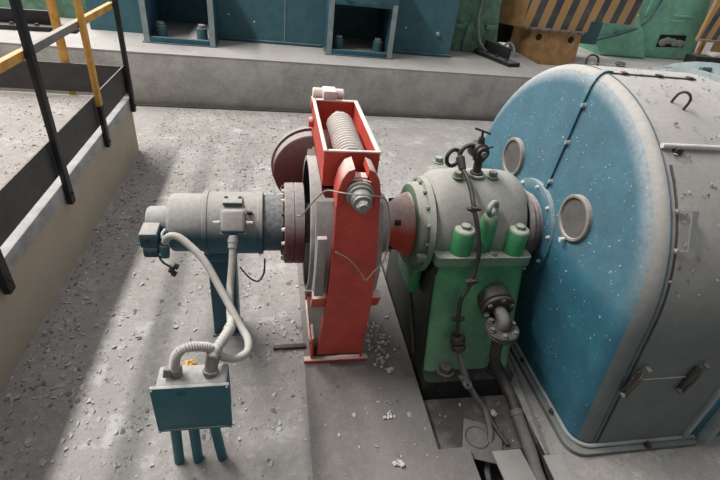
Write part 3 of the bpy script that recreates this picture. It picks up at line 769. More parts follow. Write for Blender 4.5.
# conduits
c1 = thing('flexible_conduit', (-.3, 1.5, .65), 'grey conduit arching from the encoder over to the left fitting of the junction box', 'conduit')
con1 = [(-.518, 1.97, .825), (-.491, 1.95, .872), (-.445, 1.93, .883), (-.387, 1.89, .858), (-.316, 1.83, .807), (-.234, 1.72, .711), (-.147, 1.58, .629), (-.108, 1.50, .613), (-.11, 1.44, .601), (-.155, 1.40, .611), (-.209, 1.38, .647), (-.265, 1.36, .731)]
con1b = [(-.25, 1.365, .715), (-.265, 1.36, .731), (-.314, 1.34, .757), (-.348, 1.325, .760), (-.372, 1.318, .735), (-.383, 1.315, .69), (-.386, 1.315, .655)]
bm = bm_(); tube(bm, con1, .018, 14, 8); obj('sleeve', bm, 'hose', c1)
bm = bm_(); tube(bm, con1b, .0185, 14, 8, .0024, .010); obj('ribbed_sleeve', bm, 'hose', c1)
bm = bm_(); lathe(bm, (-.387, 1.325, .612), (0, 0, 1), [(0, .026), (.012, .026), (.014, .020), (.022, .020), (.024, .028), (.052, .028), (.055, .022)], 8); ft = obj('fitting', bm, 'fit', c1)
bm = bm_(); obox(bm, (-.415, 1.31, .648), .03, .022, .05, Matrix.Rotation(.2, 3, 'Y'), .004); obj('clamp_screw', bm, 'fit', ft)
c2 = thing('flexible_conduit', (-.2, 1.6, .65), 'grey conduit hanging from the motor terminal box to the right fitting of the junction box', 'conduit')
con2 = [(-.19, 1.935, .875), (-.194, 1.86, .782), (-.203, 1.77, .68), (-.197, 1.66, .638), (-.186, 1.57, .648), (-.188, 1.54, .655)]
con2b = [(-.186, 1.56, .648), (-.193, 1.50, .668), (-.214, 1.42, .690), (-.234, 1.36, .700), (-.244, 1.335, .690)]
bm = bm_(); tube(bm, con2, .0175, 14, 8); obj('sleeve', bm, 'hose', c2)
bm = bm_(); tube(bm, con2b, .0205, 14, 8, .0036, .026); obj('ribbed_sleeve', bm, 'hose', c2)
bm = bm_(); cyl(bm, (-.236, 1.362, .695), (-.252, 1.325, .625), .029, .026, 20, .003); cyl(bm, (-.25, 1.328, .632), (-.253, 1.323, .611), .034, .032, 8, .003); ft2 = obj('fitting', bm, 'fit', c2)
bm = bm_(); cyl(bm, (-.19, 1.94, .885), (-.192, 1.90, .835), .022, seg=16, bev=.003); cyl(bm, (-.1905, 1.93, .872), (-.191, 1.918, .858), .025, seg=16); obj('gland', bm, 'hose', c2)
bm = bm_(); torus(bm, (-.190, 1.53, .658), (0, .8, -.4), .021, .004, 20, 6); obj('tie_wire', bm, 'pale', c2)

# ------------------------------------------------------------------ brake
bk = thing('drum_brake', (.37, 2.1, 0), 'bright red drum brake with a coil spring in its top tray', 'drum brake')
# base
bm = bm_()
box(bm, .185, .575, 1.862, 1.90, .006, .03, .003)
box(bm, .225, .240, 1.875, 2.0, .006, .20, .003); box(bm, .525, .540, 1.875, 2.0, .006, .20, .003); box(bm, .225, .240, 2.0, 2.45, .006, .018, .003); box(bm, .525, .540, 2.0, 2.45, .006, .018, .003); box(bm, .225, .540, 2.42, 2.45, .006, .1, .004)
bs = obj('base_frame', bm, 'red', bk)
bm = bm_(); box(bm, .236, .524, 1.91, 2.42, .006, .05); obj('base_floor', bm, 'trough', bs)
for y in (1.93, 2.38):
    bm = bm_(); cyl(bm, (.215, y, .13), (.55, y, .13), .02, seg=16, bev=.003); obj('pivot_pin', bm, 'steel', bs)
# front arm: a tapering plate with side flanges
def armface(sgn):
    yb = [(1.868, .075), (1.80, .30), (1.71, .60), (1.668, .85), (1.672, 1.08), (1.70, 1.255)]
    if sgn < 0: yb = [(2 * AY - y, z) for y, z in yb]
    return yb
def xl(z):  t = (z - .075) / 1.18; return .262 + .008 * t
def xr(z):  t = (z - .075) / 1.18; return .532 - .075 * t
for sgn in (1, -1):
    pts = armface(sgn)
    bm = bm_(); th = .016 * sgn
    rs = []
    for y, z in pts:
        rs.append([bm.verts.new(p) for p in ((xl(z), y, z), (xr(z), y, z), (xr(z), y + th, z), (xl(z), y + th, z))])
    # rounded head around the tension bolt
    for a, b in zip(rs, rs[1:]):
        for k in range(4): bm.faces.new((a[k], a[(k + 1) % 4], b[(k + 1) % 4], b[k]))
    bm.faces.new(rs[0]); bm.faces.new(rs[-1])
    ye, ze = pts[-1]
    cx = (xl(ze) + xr(ze)) / 2; hwid = (xr(ze) - xl(ze)) / 2
    poly = [(cx + hwid * math.cos(t), ze - .002 + .075 * math.sin(t)) for t in [PI * k / 16 for k in range(17)]]
    prism(bm, poly, 'y', ye, ye + th)
    arm = obj('arm', bm, 'red', bk)
    for xx in (xl, xr):
        bm = bm_(); rs = []
        for y, z in pts:
            x = xx(z); w = .012 if xx is xl else -.012
            rs.append([bm.verts.new(p) for p in ((x, y + th * .5, z), (x + w, y + th * .5, z), (x + w, y + sgn * .062, z), (x, y + sgn * .062, z))])
        for a, b in zip(rs, rs[1:]):
            for k in range(4): bm.faces.new((a[k], a[(k + 1) % 4], b[(k + 1) % 4], b[k]))
        bm.faces.new(rs[0]); bm.faces.new(rs[-1])
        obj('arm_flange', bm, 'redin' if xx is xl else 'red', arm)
    # shoe around the drum
    bm = bm_()
    lathe(bm, (.205, AY, AZ), (1, 0, 0), [(0, .376), (0, .44), (.315, .44), (.315, .376), (0, .376)], 16, 0, 1, cap=False) if False else None
    secs = []
    for k in range(13):
        a = math.radians(-30 + 76 * k / 12)
        c, s = math.cos(a), math.sin(a)
        secs.append([(x, AY - sgn * r * c, AZ + r * s) for x, r in ((.200, .376), (.520, .376), (.520, .432), (.200, .432))])
    loft(bm, secs); sh = obj('brake_shoe', bm, 'lining', bk, 'grey brake shoe')
    bm = bm_(); secs = []
    for k in range(5):
        a = math.radians(-34 + 14 * k / 4); c, s = math.cos(a), math.sin(a)
        secs.append([(x, AY - sgn * r * c, AZ + r * s) for x, r in ((.195, .43), (.545, .43), (.545, .475), (.195, .475))])
    loft(bm, secs); obj('shoe_bracket', bm, 'red', sh, 'red shoe bracket')
    bm = bm_(); obox(bm, (.222, AY - sgn * .45, .86), .045, .03, .34, None, .004); obj('shoe_bar', bm, 'drum', sh)
# ears at the fork on the front arm: curved blocks either side of the tension bolt
for sg in (-1, 1):
    cx = .364
    outer = [(cx + sg * .096, 1.20), (cx + sg * .094, 1.27), (cx + sg * .082, 1.33), (cx + sg * .058, 1.372), (cx + sg * .030, 1.385)]
    inner = [(cx + sg * .026, 1.352), (cx + sg * .050, 1.325), (cx + sg * .066, 1.285), (cx + sg * .070, 1.20)]
    bm = bm_(); prism(bm, outer + inner, 'y', 1.69, 1.815, .005)
    obj('fork_ear', bm, 'red', bk, 'red fork ear with dust on its curved top')
# spring tray
TX0, TX1, TY0, TY1, TZ0, TZ1 = .220, .466, 1.835, 2.53, 1.215, 1.392
bm = bm_()
box(bm, TX0, TX1, TY0, TY1, TZ0, TZ0 + .012)
box(bm, TX0, TX0 + .014, TY0, TY1, TZ0, TZ1); box(bm, TX1 - .014, TX1, TY0, TY1, TZ0, TZ1)
box(bm, TX0 + .014, TX1 - .014, TY0, TY0 + .014, TZ0, TZ1); box(bm, TX0 + .014, TX1 - .014, TY1 - .014, TY1, TZ0, TZ1)
tr = obj('spring_tray', bm, 'red', bk)
bm = bm_()
box(bm, TX0 - .004, TX0 + .014, TY0 - .004, TY1 + .004, TZ1, TZ1 + .008, .003); box(bm, TX1 - .018, TX1 + .004, TY0 - .004, TY1 + .004, TZ1, TZ1 + .008, .003)
box(bm, TX0 + .018, TX1 - .014, TY0 - .004, TY0 + .014, TZ1, TZ1 + .008, .003); box(bm, TX0 + .018, TX1 - .018, TY1 - .022, TY1 + .004, TZ1, TZ1 + .008, .003)
obj('tray_rim', bm, 'redrim', tr, 'pale dusty rim')
bm = bm_(); cyl(bm, (TX0 - .002, 2.43, 1.30), (TX0 - .026, 2.43, 1.30), .028, seg=18, bev=.004); obj('tray_pin', bm, 'red', tr)
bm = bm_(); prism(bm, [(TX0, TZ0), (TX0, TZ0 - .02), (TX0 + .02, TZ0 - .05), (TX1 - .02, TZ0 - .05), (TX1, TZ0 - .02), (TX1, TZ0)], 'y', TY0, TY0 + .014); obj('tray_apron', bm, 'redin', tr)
# coil spring with rod
sx, sz = .350, 1.332
bm = bm_(); pts = []
turns = 17; y0, y1 = 1.865, 2.36
for k in range(turns * 14 + 1):
    t = k / (turns * 14); a = 2 * PI * turns * t
    rr = .062 if t < .93 else .062 - .02 * (t - .93) / .07
    pts.append((sx + rr * math.cos(a), y0 + (y1 - y0) * t, sz + rr * math.sin(a)))
tube(bm, pts, .0118, 8, 0); obj('spring', bm, 'spring', bk, 'dusty coil spring')
bm = bm_(); cyl(bm, (sx, 2.335, sz), (sx, 2.40, sz), .052, .034, 20, .006); cyl(bm, (sx, 2.40, sz), (sx, 2.43, sz), .026, seg=6); obj('spring_seat', bm, 'spring', bk)
bm = bm_(); cyl(bm, (sx + .014, 1.575, 1.262), (sx, 2.46, 1.34), .02, seg=16); obj('tension_rod', bm, 'steel', bk)
bm = bm_()
ax = V((.0, -1, -.10))
lathe(bm, (.366, 1.695, 1.268), ax, [(0, .062), (.012, .062), (.016, .054), (.03, .054), (.032, .044), (.065, .044), (.068, .04), (.082, .04), (.084, .036)], 28)
obj('washer_stack', bm, 'steel', bk, 'grey washers on the tension bolt')
bm = bm_(); lathe(bm, (.366, 1.61, 1.26), ax, [(0, .028), (.022, .028), (.026, .023)], 6); obj('nut', bm, 'steel', bk)
bm = bm_(); box(bm, .330, .398, 1.72, 1.77, 1.318, 1.332, .003); obj('rod_saddle', bm, 'redrim', bk)
# hinge at the back of the tray
bm = bm_(); cyl(bm, (.222, 2.585, 1.412), (.397, 2.585, 1.412), .030, seg=24, bev=.005); hg = obj('hinge_pin', bm, 'redrim', bk)
bm = bm_(); obox(bm, (.312, 2.56, 1.418), .075, .10, .058, None, .006); obj('hinge_block', bm, 'redrim', hg)
bm = bm_(); cyl(bm, (.215, 2.575, 1.36), (.235, 2.575, 1.36), .035, seg=20, bev=.003); obj('hinge_ear', bm, 'red', hg)
# round magnet on the back arm
bm = bm_(); lathe(bm, (.245, 2.56, .93), (0, 1, 0), [(0, .03), (0, .228), (.006, .238), (.07, .242), (.074, .20)], 64); mg = obj('magnet_housing', bm, 'maroon', bk, 'round maroon brake magnet')
bm = bm_(); lathe(bm, (.245, 2.636, .93), (0, 1, 0), [(0, .20), (.012, .20)], 56); obj('magnet_gap', bm, 'hole', mg)
bm = bm_(); lathe(bm, (.245, 2.65, .93), (0, 1, 0), [(0, .24), (0, .252), (.03, .254), (.034, .25), (.034, .1)], 64); obj('armature', bm, 'seal', mg, 'dusty outer armature rim')
for a in (1.55,):
    bm = bm_(); hexbolt(bm, (.245 + .16 * math.cos(a), 2.56, .93 + .16 * math.sin(a)), (0, -1, 0), .012, .014); obj('bolt', bm, 'pale', mg)

# tie wire round the brake head
wire = [(.116, 1.90, 1.03), (.133, 1.80, 1.093), (.174, 1.74, 1.197), (.217, 1.68, 1.285), (.267, 1.62, 1.312), (.322, 1.60, 1.315), (.393, 1.60, 1.312), (.456, 1.66, 1.27), (.505, 1.74, 1.20), (.535, 1.75, 1.10), (.528, 1.70, 1.01), (.510, 1.66, .93), (.465, 1.645, .878), (.433, 1.645, .83), (.409, 1.645, .87), (.345, 1.645, .951), (.278, 1.645, .997)]
bm = bm_(); tube(bm, wire, .0035, 6, 8)
obj('tie_wire', bm, 'wire', None, 'thin loose tie wire looped around the red brake head', 'wire')

# greasy drip rib low on the brake side of the pedestal
bm = bm_()
poly = [(1.80, FZ), (1.86, .06), (2.0, .20), (2.2, .33), (2.45, .40), (2.62, .38), (2.68, .25), (2.68, FZ)]
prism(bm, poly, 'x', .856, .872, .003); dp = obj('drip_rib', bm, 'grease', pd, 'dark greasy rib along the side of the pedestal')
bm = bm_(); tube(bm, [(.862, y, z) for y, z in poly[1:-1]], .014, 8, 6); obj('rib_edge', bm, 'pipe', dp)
bm = bm_(); obox(bm, (.85, 2.63, .40), .06, .06, .05, Matrix.Rotation(.5, 3, 'X'), .008); obj('rib_clip', bm, 'pale', dp, 'pale clip at the top of the rib')

# ------------------------------------------------------------------ loose plates over the trough
bm = bm_(); pts = [(1.027, 1.395), (1.085, 1.475), (1.265, 1.345), (1.165, 1.17)]
prism(bm, [(.985, 1.235), (1.075, 1.455), (1.275, 1.365), (1.185, 1.165)], 'z', -.052, -.044, .001)
sq = obj('square_plate', bm, 'plate', None, 'loose square steel plate lying tilted in the greasy pit', 'plate')
sq.rotation_euler = (0, 0, 0)
bm = bm_(); torus(bm, (1.11, 1.33, -.044), (0, 0, 1), .065, .004, 30, 6); o = obj('ring_mark', bm, 'pit', sq)
bm = bm_(); prism(bm, [(1.15, .70), (1.33, .70), (1.295, 1.215), (1.135, 1.215)], 'z', -.004, .008, .001)
obj('cover_plate', bm, 'curbtop', None, 'pale cover plate over the trough left of the thick pipe', 'plate')
bm = bm_(); prism(bm, [(1.39, .75), (1.50, .75), (1.50, 1.165), (1.405, 1.165)], 'z', .001, .011, .001)
obj('cover_plate', bm, 'curbtop', None, 'narrow pale plate on the floor right of the thick pipe', 'plate')
bm = bm_(); prism(bm, [(1.43, 1.17), (1.445, 1.17), (1.55, 1.98), (1.535, 1.98)], 'z', 0, .012, .002)
struct('trim_10', bm, 'plate', 'thin steel edge strip between the trough and the generator')

# small floor bar left of the brake
bm = bm_(); obox(bm, (.105, 2.0, .010), .20, .032, .02, Matrix.Rotation(.02, 3, 'Z'), .004)
obj('steel_bar', bm, 'pipe', None, 'short dark steel bar lying on the floor left of the red brake', 'bar')
bm = bm_()
for k in range(5):
    a = 2 * PI * k / 5
    c = V((-.470 + .022 * math.cos(a), 1.905 + .018 * math.sin(a), .012)); obox(bm, c, .025, .018, .012, Matrix.Rotation(a, 3, 'Z') @ Matrix.Rotation(.5, 3, 'Y'), .003)
obj('yellow_peel', bm, 'yfruit', None, 'small yellow scrap on the floor behind the junction box', 'scrap')

# ------------------------------------------------------------------ debris
def flake(bm, c, r, nrm=V((0, 0, 1)), mi=0, th=.11):
    n = R.randint(4, 6); a0 = R.random() * 6.28
    tl = V((R.uniform(-.55, .55), R.uniform(-.55, .55), 0))
    ax, u, w = frame((nrm + tl).normalized())
    el = R.uniform(.3, .95)
    top = []; bot = []
    for k in range(n):
        a = a0 + 2 * PI * k / n + R.uniform(-.3, .3); q = r * R.uniform(.6, 1.1)
        p = c + u * q * math.cos(a) + w * q * el * math.sin(a)
        top.append(bm.verts.new(p + ax * r * th)); bot.append(bm.verts.new(p - ax * r * th * .3))
    f = [bm.faces.new(top), bm.faces.new(bot[::-1])]
    for k in range(n): f.append(bm.faces.new((bot[k], bot[(k + 1) % n], top[(k + 1) % n], top[k])))
    for q in f: q.material_index = mi
def stuff(name, bm, mats, lab, cat):
    me = bpy.data.meshes.new(name); bm.to_mesh(me); bm.free()
    for k in mats: me.materials.append(M[k])
    o = bpy.data.objects.new(name, me); COL.objects.link(o)
    o['label'] = lab; o['category'] = cat; o['kind'] = 'stuff'
    return o
def inside_thing(x, y):
    return (.2 < x < .56 and 1.86 < y < 2.46) or (.84 < x < 1.43 and 1.62 < y < 2.71) or (x > 1.56 and y > 1.15) or (.87 < x < 1.43 and y < 1.3)
clusters = [(R.uniform(-1.3, .1), R.uniform(1.2, 5.8), R.uniform(.06, .22)) for _ in range(34)] + [(-1.2, 1.9, .15), (-1.15, 2.3, .12), (-.75, 2.2, .2), (-.7, 2.6, .2), (.08, 1.95, .08), (.08, 2.15, .08), (-.95, 1.5, .12)]
bm = bm_()
def zfl(x, y):
    if PX0 < x < PX1 and 1.255 < y < 3.1: return FZ
    return .0
def put(x, y, r, dark=.22):
    if inside_thing(x, y): return
    flake(bm, V((x, y, zfl(x, y) + .003 + (.004 if .19 < x < .872 else 0))), r, mi=1 if R.random() < dark else 0)
for _ in range(2300):
    x, y = R.uniform(-1.34, 1.6), R.uniform(.9, 6.2)
    if R.random() < .35 and x > .2 and y < 2.2: continue
    put(x, y, R.choice((.005, .006, .008, .010, .013, .018)))
for cx, cy, s in clusters:
    for _ in range(R.randint(14, 34)):
        put(R.gauss(cx, s), R.gauss(cy, s), R.choice((.006, .009, .012, .016, .022)), .12)
for _ in range(420):
    put(-1.36 + abs(R.gauss(0, .10)), R.uniform(1.2, 4.9), R.choice((.006, .008, .012, .016)), .45)
for _ in range(4200):
    put(R.uniform(-1.34, 3.3), R.uniform(2.9, 6.2), R.choice((.006, .008, .011, .014)), .72)
stuff('floor_debris', bm, ('chip', 'chipdk'), 'pale paint chips and grit scattered over the concrete floor', 'debris')
bm = bm_()
for _ in range(1500):
    y = R.uniform(1.0, 4.8); x = -1.45 - abs(R.gauss(0, .8))
    flake(bm, V((x, y, .568)), R.choice((.006, .008, .011, .016)), mi=1 if R.random() < .2 else 0)
stuff('platform_debris', bm, ('chip', 'chipdk'), 'pale paint flakes scattered over the raised platform', 'debris')
bm = bm_()
for _ in range(300):
    a = R.uniform(.25, 2.2); x = R.uniform(1.63, 2.22)
    nn = V((0, -math.cos(a), math.sin(a)))
    flake(bm, V((x, YC, ZC)) + nn * (RC + .010), R.choice((.004, .006, .008, .010)), nn, 1 if R.random() < .45 else 0, .2)
for _ in range(150):
    y = R.uniform(1.30, 2.95); z = R.uniform(.3, 1.45)
    if z > ZC and math.hypot(y - YC, z - ZC) > .84: continue
    if math.hypot(y - YC, z - .82) < .30: continue
    flake(bm, V((face_x(z) - .001, y, z)), R.choice((.003, .004, .005, .007)), V((-1, 0, 0)), 0, .25)
stuff('cover_debris', bm, ('chip', 'chipdk'), 'paint flakes stuck to the generator cover and end face', 'debris')
bm = bm_()
for _ in range(150):
    x = R.gauss(.66, .035); y = R.uniform(1.80, 2.15)
    flake(bm, V((x, y, .008 + R.random() * .05)), R.choice((.007, .010, .014)), mi=1 if R.random() < .4 else 0)
stuff('scrap_heap', bm, ('pale', 'chipdk'), 'heap of pale chips on the sole plate right of the red brake', 'debris')
bm = bm_()
for _ in range(420):
    flake(bm, V((R.uniform(-2.2, 4.2), R.uniform(6.5, 7.28), .656)), R.choice((.006, .008, .011)), mi=1 if R.random() < .5 else 0)
stuff('foundation_debris', bm, ('chip', 'chipdk'), 'grit scattered on the top of the concrete foundation', 'debris')
# the few big lumps one can count
for (x, y, z, r, lb) in ((.63, 1.475, .0, .030, 'pale crumbled paint lump on the floor below the red brake'),
                         (.62, 1.19, .0, .026, 'pale paint lump lying nearest the bottom edge of the floor'),
                         (.70, 1.78, .0, .022, 'pale paint lump between the red brake and the pedestal foot')):
    bm = bm_()
    for k in range(9): flake(bm, V((x + R.uniform(-r, r), y + R.uniform(-r, r) * .7, z + .008 + R.uniform(0, .006))), R.uniform(.010, .017), mi=0, th=.4)
    obj('paint_lump', bm, 'pale', None, lb, 'lump', smooth=0)
bm = bm_()
for k in range(4): flake(bm, V((1.27 + R.uniform(-.012, .012), 1.475 + R.uniform(-.01, .01), FZ + .008)), .022, mi=0, th=.4)
obj('paint_lump', bm, 'pale', None, 'round pale lump in the pit beside the thick pipe', 'lump', smooth=0)

# ------------------------------------------------------------------ background machines
bd = thing('machine_bed', (0, 7.8, .654), 'long teal machine bed standing on the concrete foundation', 'machine bed')
bm = bm_()
P1, P2 = (-1.655, -.75), (.76, 1.72)
for (a, b) in ((-2.45, P1[0] - .0), (P1[1], P2[0]), (P2[1], 2.75)): box(bm, a, b, 7.33, 9.2, .654, 2.6)
for (a, b) in (P1, P2): box(bm, a, b, 8.1, 9.2, .654, 2.6); box(bm, a, b, 7.33, 8.1, 1.75, 2.6); box(bm, a, b, 7.0, 8.1, .656, .672)
obj('bed_body', bm, 'teal', bd)
for i, (a, b) in enumerate((P1, P2)):
    h = 1.62 if i == 0 else 1.36
    bm = bm_()
    yf = 6.82 if i == 0 else 6.90
    box(bm, a, a + .075, yf, 7.40, .656, h, .004); box(bm, b - .075, b, yf, 7.40, .656, h, .004); box(bm, a + .075, b - .075, yf, yf + .06, .656, .73, .004)
    box(bm, a - .02, b + .02, yf - .02, 7.33, .654, .668, .003)
    if i == 1: box(bm, a + .075, b - .075, yf, 7.33, h - .05, h, .004)
    br = obj('foot_bracket', bm, 'tealdk', bd)
    bm = bm_(); box(bm, a + .078, b - .078, yf + .062, 8.09, .67, .70); obj('bracket_floor', bm, 'curbtop', br, 'dusty floor of the bracket')  # dusty; the lighter material makes up for light not reaching in
    for x in (a, b - .075):
        bm = bm_(); box(bm, x + .002, x + .073, yf - .006, yf + .002, .66, h); obj('bracket_edge', bm, 'tealmid', br, 'pale worn edge')
    for x in (a + .19, b - .19):
        bm = bm_(); cyl(bm, (x, yf + .20, .70), (x, yf + .20, .85), .072, .068, 24, .006); bt = obj('anchor_bolt', bm, 'teal', br)
        bm = bm_(); hexbolt(bm, (x, yf + .20, .85), (0, 0, 1), .05, .04, False); obj('nut', bm, 'tealmid', bt)
    if i == 1:
        for x in (a + .24, b - .24):
            bm = bm_(); cyl(bm, (x, yf - .0, h + .05), (x, yf - .05, h + .05), .04, seg=18, bev=.006); obj('bolt', bm, 'tealdk', br)
        bm = bm_(); box(bm, a, b, yf, 7.33, h, h + .4, .006); obj('bracket_top', bm, 'teal', br)
for x in (.18,):
    bm = bm_(); box(bm, x - .006, x + .006, 7.322, 7.332, .68, 2.5); obj('panel_seam', bm, 'tealmid', bd)
for a, b in ((-.74, .75), (1.74, 2.76)):
    bm = bm_(); box(bm, a, b, 7.29, 7.335, .654, .69, .003); obj('bed_skirt', bm, 'tealdk', bd)
bm = bm_(); cyl(bm, (2.50, 7.335, .98), (2.50, 7.29, .98), .03, seg=14, bev=.005); obj('bolt', bm, 'tealmid', bd)
for (x, z) in ((-.6, 1.0), (-.25, .93), (1.99, 1.03)):
    bm = bm_(); cyl(bm, (x, 7.332, z), (x, 7.322, z), .012, seg=10); obj('rivet', bm, 'pale', bd)

gm = thing('gearbox_stand', (3.3, 8.0, .654), 'weathered green machine housing right of the teal bed', 'machine')
bm = bm_()
prism(bm, [(2.85, .654), (3.78, .654), (3.72, .95), (3.64, 1.3), (3.64, 1.9), (3.74, 2.6), (2.85, 2.6)], 'y', 7.85, 8.9, .02); obj('housing', bm, 'mgreen', gm)
bm = bm_()
poly = [(3.12, .70), (3.16, .66), (3.44, .66), (3.48, .70), (3.46, 1.02)] + [(3.30 + .16 * math.cos(t), 1.02 + .13 * math.sin(t)) for t in [PI * k / 8 for k in range(1, 8)]] + [(3.14, 1.02)]
prism(bm, poly, 'y', 7.81, 7.86, .012); cvp = obj('cover_plate', bm, 'mgreen', gm)
for (x, z) in ((3.30, .80), (3.30, .93), (3.31, 1.06)):
    bm = bm_(); cyl(bm, (x, 7.81, z), (x, 7.78, z), .035, seg=14, bev=.006); obj('bolt', bm, 'mgreen', cvp)
for (x, z) in ((2.99, 1.05), (3.55, 1.07)):
    bm = bm_(); box(bm, x - .09, x + .09, 7.76, 7.86, z - .03, z + .03, .008); obj('lug', bm, 'mgreen', gm)
bm = bm_(); tube(bm, [(3.30, 7.83, 2.2), (3.30, 7.80, 1.5), (3.28, 7.76, 1.2), (3.36, 7.72, .90), (3.52, 7.70, .72), (3.66, 7.70, .70), (3.80, 7.75, .76), (3.92, 7.78, .86), (4.02, 7.75, .80), (4.04, 7.70, .68)], .022, 8, 8)
obj('cable', bm, 'tealmid', None, 'grey cable hanging over the green housing and coiling on the foundation', 'cable')

def brk(pts, lab):
    t = thing('clamp_bracket', pts[0], lab, 'bracket')
    p, q = V(pts[0]), V(pts[1]); d = (q - p); L = d.length; ang = math.atan2(d.y, d.x); rot = Matrix.Rotation(ang, 3, 'Z'); c = (p + q) / 2
    bm = bm_(); obox(bm, c + V((0, 0, .03)), L, .22, .06, rot, .006); b_ = obj('bracket_base', bm, 'black', t)
    bm = bm_(); obox(bm, c + rot @ V((-.02, .05, .13)), L * .60, .05, .20, rot, .012); obj('bracket_web', bm, 'black', t)
    for k in (-.36, -.12, .12, .36):
        bm = bm_(); hexbolt(bm, c + rot @ V((k * L, -.06, .06)), (0, 0, 1), .025, .03); obj('bolt', bm, 'pipe', b_)
    return t
brk(((3.42, 7.95, .655), (3.72, 6.98, .655)), 'black bolted clamp bracket on the foundation below the green housing')
brk(((-3.7, 7.0, .655), (-2.55, 7.12, .655)), 'black clamp bracket on the foundation behind the yellow railing')
bm = bm_(); box(bm, -4.6, -2.6, 7.95, 9.0, .654, 1.6, .03)
lg = obj('green_cabinet', bm, 'mgreen', None, 'dull green machine cabinet far left behind the railing', 'cabinet')
bm = bm_(); cyl(bm, (-3.35, 7.2, .72), (-3.0, 7.22, .72), .06, seg=18, bev=.01)
obj('roller', bm, 'steel', None, 'short grey roller lying on the foundation at far left', 'roller') if False else bm.free()

# striped guards
hz = thing('hazard_guard', (4.8, 8.0, .515), 'tan machine guard with black and yellow hazard stripes at upper right', 'guard')
bm = bm_(); prism(bm, [(4.40, .515), (5.42, .515), (5.36, 1.06), (4.40, 1.06)], 'y', 8.0, 8.7, .01); lb_ = obj('guard_base', bm, 'tan', hz)
for x in (4.56, 5.18):
    bm = bm_(); cyl(bm, (x, 8.001, .96), (x, 7.992, .96), .055, seg=22); obj('base_hole', bm, 'hole', lb_)
bm = bm_(); box(bm, 4.22, 5.36, 7.93, 8.0, 1.07, 1.115, .006); rr_ = obj('bottom_rail', bm, 'fit', hz)
for k in range(6):
    bm = bm_(); hexbolt(bm, (4.3 + k * .19, 7.93, 1.092), (0, -1, 0), .022, .03); obj('bolt', bm, 'sealring', rr_)
bm = bm_(); prism(bm, [(4.18, 1.11), (5.42, 1.11), (5.42, 1.29), (6.26, 1.29), (6.26, 2.6), (4.18, 2.6)], 'y', 7.96, 8.02, .004); obj('striped_panel', bm, 'haz', hz, 'black and yellow striped panel')
bm = bm_(); bm.verts.ensure_lookup_table()
loft(bm, [[(4.18, 7.96, z), (4.18, 8.02, z), (3.86, 8.32, z), (3.86, 8.26, z)] for z in (1.09, 2.6)]); obj('side_cheek', bm, 'tan', hz)
bm = bm_(); box(bm, 3.76, 5.2, 8.95, 9.2, .66, 2.6); obj('shadow_panel', bm, 'black', hz, 'black sheet standing in for the dark shade behind the guard')  # added sheet that puts dark shade into the gap beside the guard
bm = bm_(); box(bm, 5.45, 6.2, 8.7, 9.1, .80, 2.6, .02); obj('inner_box', bm, 'teal', hz, 'dark teal box behind the guard')

gs = thing('tall_stand', (8.1, 9.4, .515), 'light green tall machine stand with a dark opening at top right', 'machine stand')
bm = bm_()
prism(bm, [(6.80, .515), (9.3, .515), (9.1, 1.4), (8.9, 2.2), (8.75, 2.8), (7.55, 2.8), (7.45, 1.9), (7.25, 1.3), (6.95, .8)], 'y', 9.5, 10.8, .05); gb = obj('stand_body', bm, 'mgreen2', gs)
bm = bm_(); prism(bm, [(6.8, .515), (6.55, .75), (6.5, 1.25), (6.6, 1.35), (7.35, 1.35), (7.6, 1.0), (7.9, .515)], 'y', 9.25, 10.2, .08); obj('side_bulge', bm, 'mgreen2', gs)
bm = bm_(); prism(bm, [(8.21, .74), (8.88, .78), (8.84, 1.02), (8.20, .99)], 'y', 9.49, 9.502); obj('opening', bm, 'hole', gs)
bm = bm_(); prism(bm, [(7.62, 1.32), (7.9, 1.34), (8.05, 2.8), (7.75, 2.8)], 'y', 9.46, 9.51, .01); obj('edge_strip', bm, 'mgreen2', gs)
bm = bm_(); box(bm, 8.3, 8.75, 9.47, 9.51, 1.36, 1.40, .006); box(bm, 8.25, 8.6, 9.47, 9.51, 1.26, 1.29, .006); obj('louvre', bm, 'mgreen2', gs)
bm = bm_(); cyl(bm, (6.95, 9.25, .98), (6.95, 9.21, .98), .05, seg=16, bev=.006); obj('boss', bm, 'mgreen', gs)
bm = bm_(); tube(bm, [(6.25, 8.95, .82), (6.6, 9.15, .86), (7.1, 9.2, 1.0), (7.5, 9.3, 1.15), (7.75, 9.4, 1.45), (7.85, 9.42, 1.9), (7.9, 9.42, 2.6)], .024, 8, 8); obj('pipe', bm, 'tealdk', gs, 'dark curved pipe over the stand')
bm = bm_()
for k in range(7):
    c = V((8.32 + k * .075, 9.47, .86 + R.uniform(-.04, .04))); bmesh.ops.create_icosphere(bm, subdivisions=2, radius=R.uniform(.06, .09), matrix=Matrix.Translation(c) @ Matrix.Diagonal((1.3, .35, .9, 1)))
obj('plastic_bag', bm, 'bag', None, 'crumpled grey bag stuffed in the opening of the green stand', 'bag')
h2 = thing('hazard_guard', (9.6, 9.2, .515), 'second hazard striped guard at the top right corner of the picture', 'guard')
bm = bm_(); prism(bm, [(8.82, .98), (11.6, 1.06), (11.6, 2.8), (8.86, 2.8)], 'y', 9.15, 9.22, .004); obj('striped_panel', bm, 'haz', h2)
bm = bm_(); box(bm, 8.85, 11.6, 9.10, 9.16, .985, 1.03, .006); obj('bottom_rail', bm, 'seal', h2)
bm = bm_(); box(bm, 9.9, 11.6, 9.22, 9.8, .515, 1.0, .02); obj('guard_base', bm, 'tan', h2)
bm = bm_(); box(bm, 9.12, 9.22, 9.3, 9.36, .515, 1.0); obj('support', bm, 'yellow', h2)
bm = bm_(); box(bm, 8.62, 9.62, 8.75, 9.05, .516, .75, .01)
dk = obj('tool_box', bm, 'black', None, 'black open box on the plinth under the second striped guard', 'box')
bm = bm_(); box(bm, 9.05, 9.45, 8.78, 9.03, .751, .82, .01)
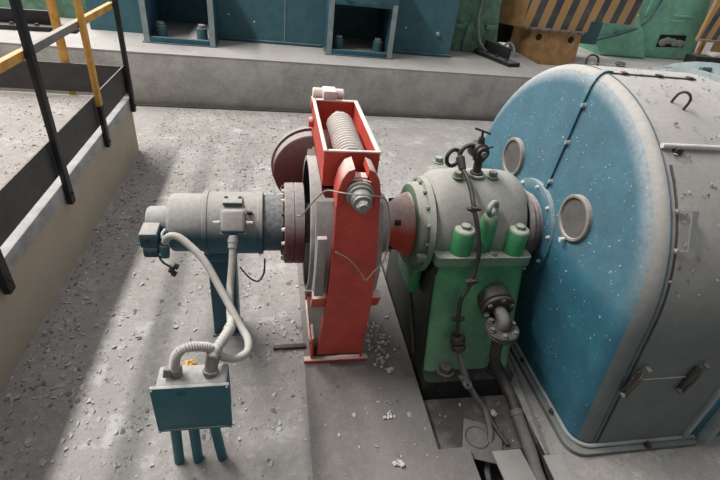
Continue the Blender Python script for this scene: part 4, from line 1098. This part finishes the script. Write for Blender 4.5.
obj('rag', bm, 'pale', None, 'folded pale rag lying on the black box', 'rag')
bm = bm_(); obox(bm, (9.95, 8.9, .66), .3, .22, .28, Matrix.Rotation(.3, 3, 'Z'), .02)
obj('carton', bm, 'seal', None, 'small pale carton right of the black box', 'carton')
bm = bm_(); bmesh.ops.create_icosphere(bm, subdivisions=2, radius=.09, matrix=Matrix.Translation((6.62, 8.35, .56)) @ Matrix.Diagonal((1.2, 1, .55, 1)))
obj('stone', bm, 'chipdk', None, 'dark lump on the plinth edge behind the generator', 'lump')

# ------------------------------------------------------------------ light and camera
w = bpy.data.worlds.new('hall_light'); S.world = w; w.use_nodes = True
nt = w.node_tree; bg = nt.nodes['Background']
tc = nt.nodes.new('ShaderNodeTexCoord'); sp = nt.nodes.new('ShaderNodeSeparateXYZ')
nt.links.new(tc.outputs['Generated'], sp.inputs[0])
mr = nt.nodes.new('ShaderNodeMapRange'); nt.links.new(sp.outputs['Y'], mr.inputs[0])
mr.inputs[1].default_value = -.6; mr.inputs[2].default_value = .8; mr.inputs[3].default_value = .17; mr.inputs[4].default_value = .90
bg.inputs['Color'].default_value = (.93, .97, 1.0, 1)
nt.links.new(mr.outputs[0], bg.inputs['Strength'])
# long clerestory window strip high along the left side of the hall
win = bpy.data.lights.new('clerestory_light', 'AREA'); win.shape = 'RECTANGLE'; win.size = .75; win.size_y = 26
win.energy = 3900; win.color = (1.0, .985, .955)
wo = bpy.data.objects.new('clerestory_light', win); COL.objects.link(wo)
nz = -V((.43, 0, -.9)).normalized(); yy = V((0, 1, 0)); xx = yy.cross(nz)
wm = Matrix.Identity(4)
for i in range(3): wm[i][0], wm[i][1], wm[i][2] = xx[i], yy[i], nz[i]
wm.translation = V((-5.85, 14.0, 10.0)); wo.matrix_world = wm

cam = bpy.data.cameras.new('camera'); cam.sensor_width = 36; cam.lens = 460 / 720 * 36; cam.clip_end = 60
co = bpy.data.objects.new('camera', cam); COL.objects.link(co)
RW = ((0.98230880851743, -0.1544672100218461, 0.1058739143374508), (-0.0008134901272320583, -0.5688739892671132, -0.8224242959501703), (0.1872665024580741, 0.8077885028665531, -0.5589355881438691))
m = Matrix.Identity(4)
for i in range(3):
    m[i][0] = RW[0][i]; m[i][1] = -RW[1][i]; m[i][2] = -RW[2][i]
m[2][3] = 2.2
co.matrix_world = m
S.camera = co
S.view_settings.view_transform = 'Standard'; S.view_settings.look = 'None'; S.view_settings.gamma = 1
S.view_settings.use_curve_mapping = False; S.view_settings.exposure = 0.28
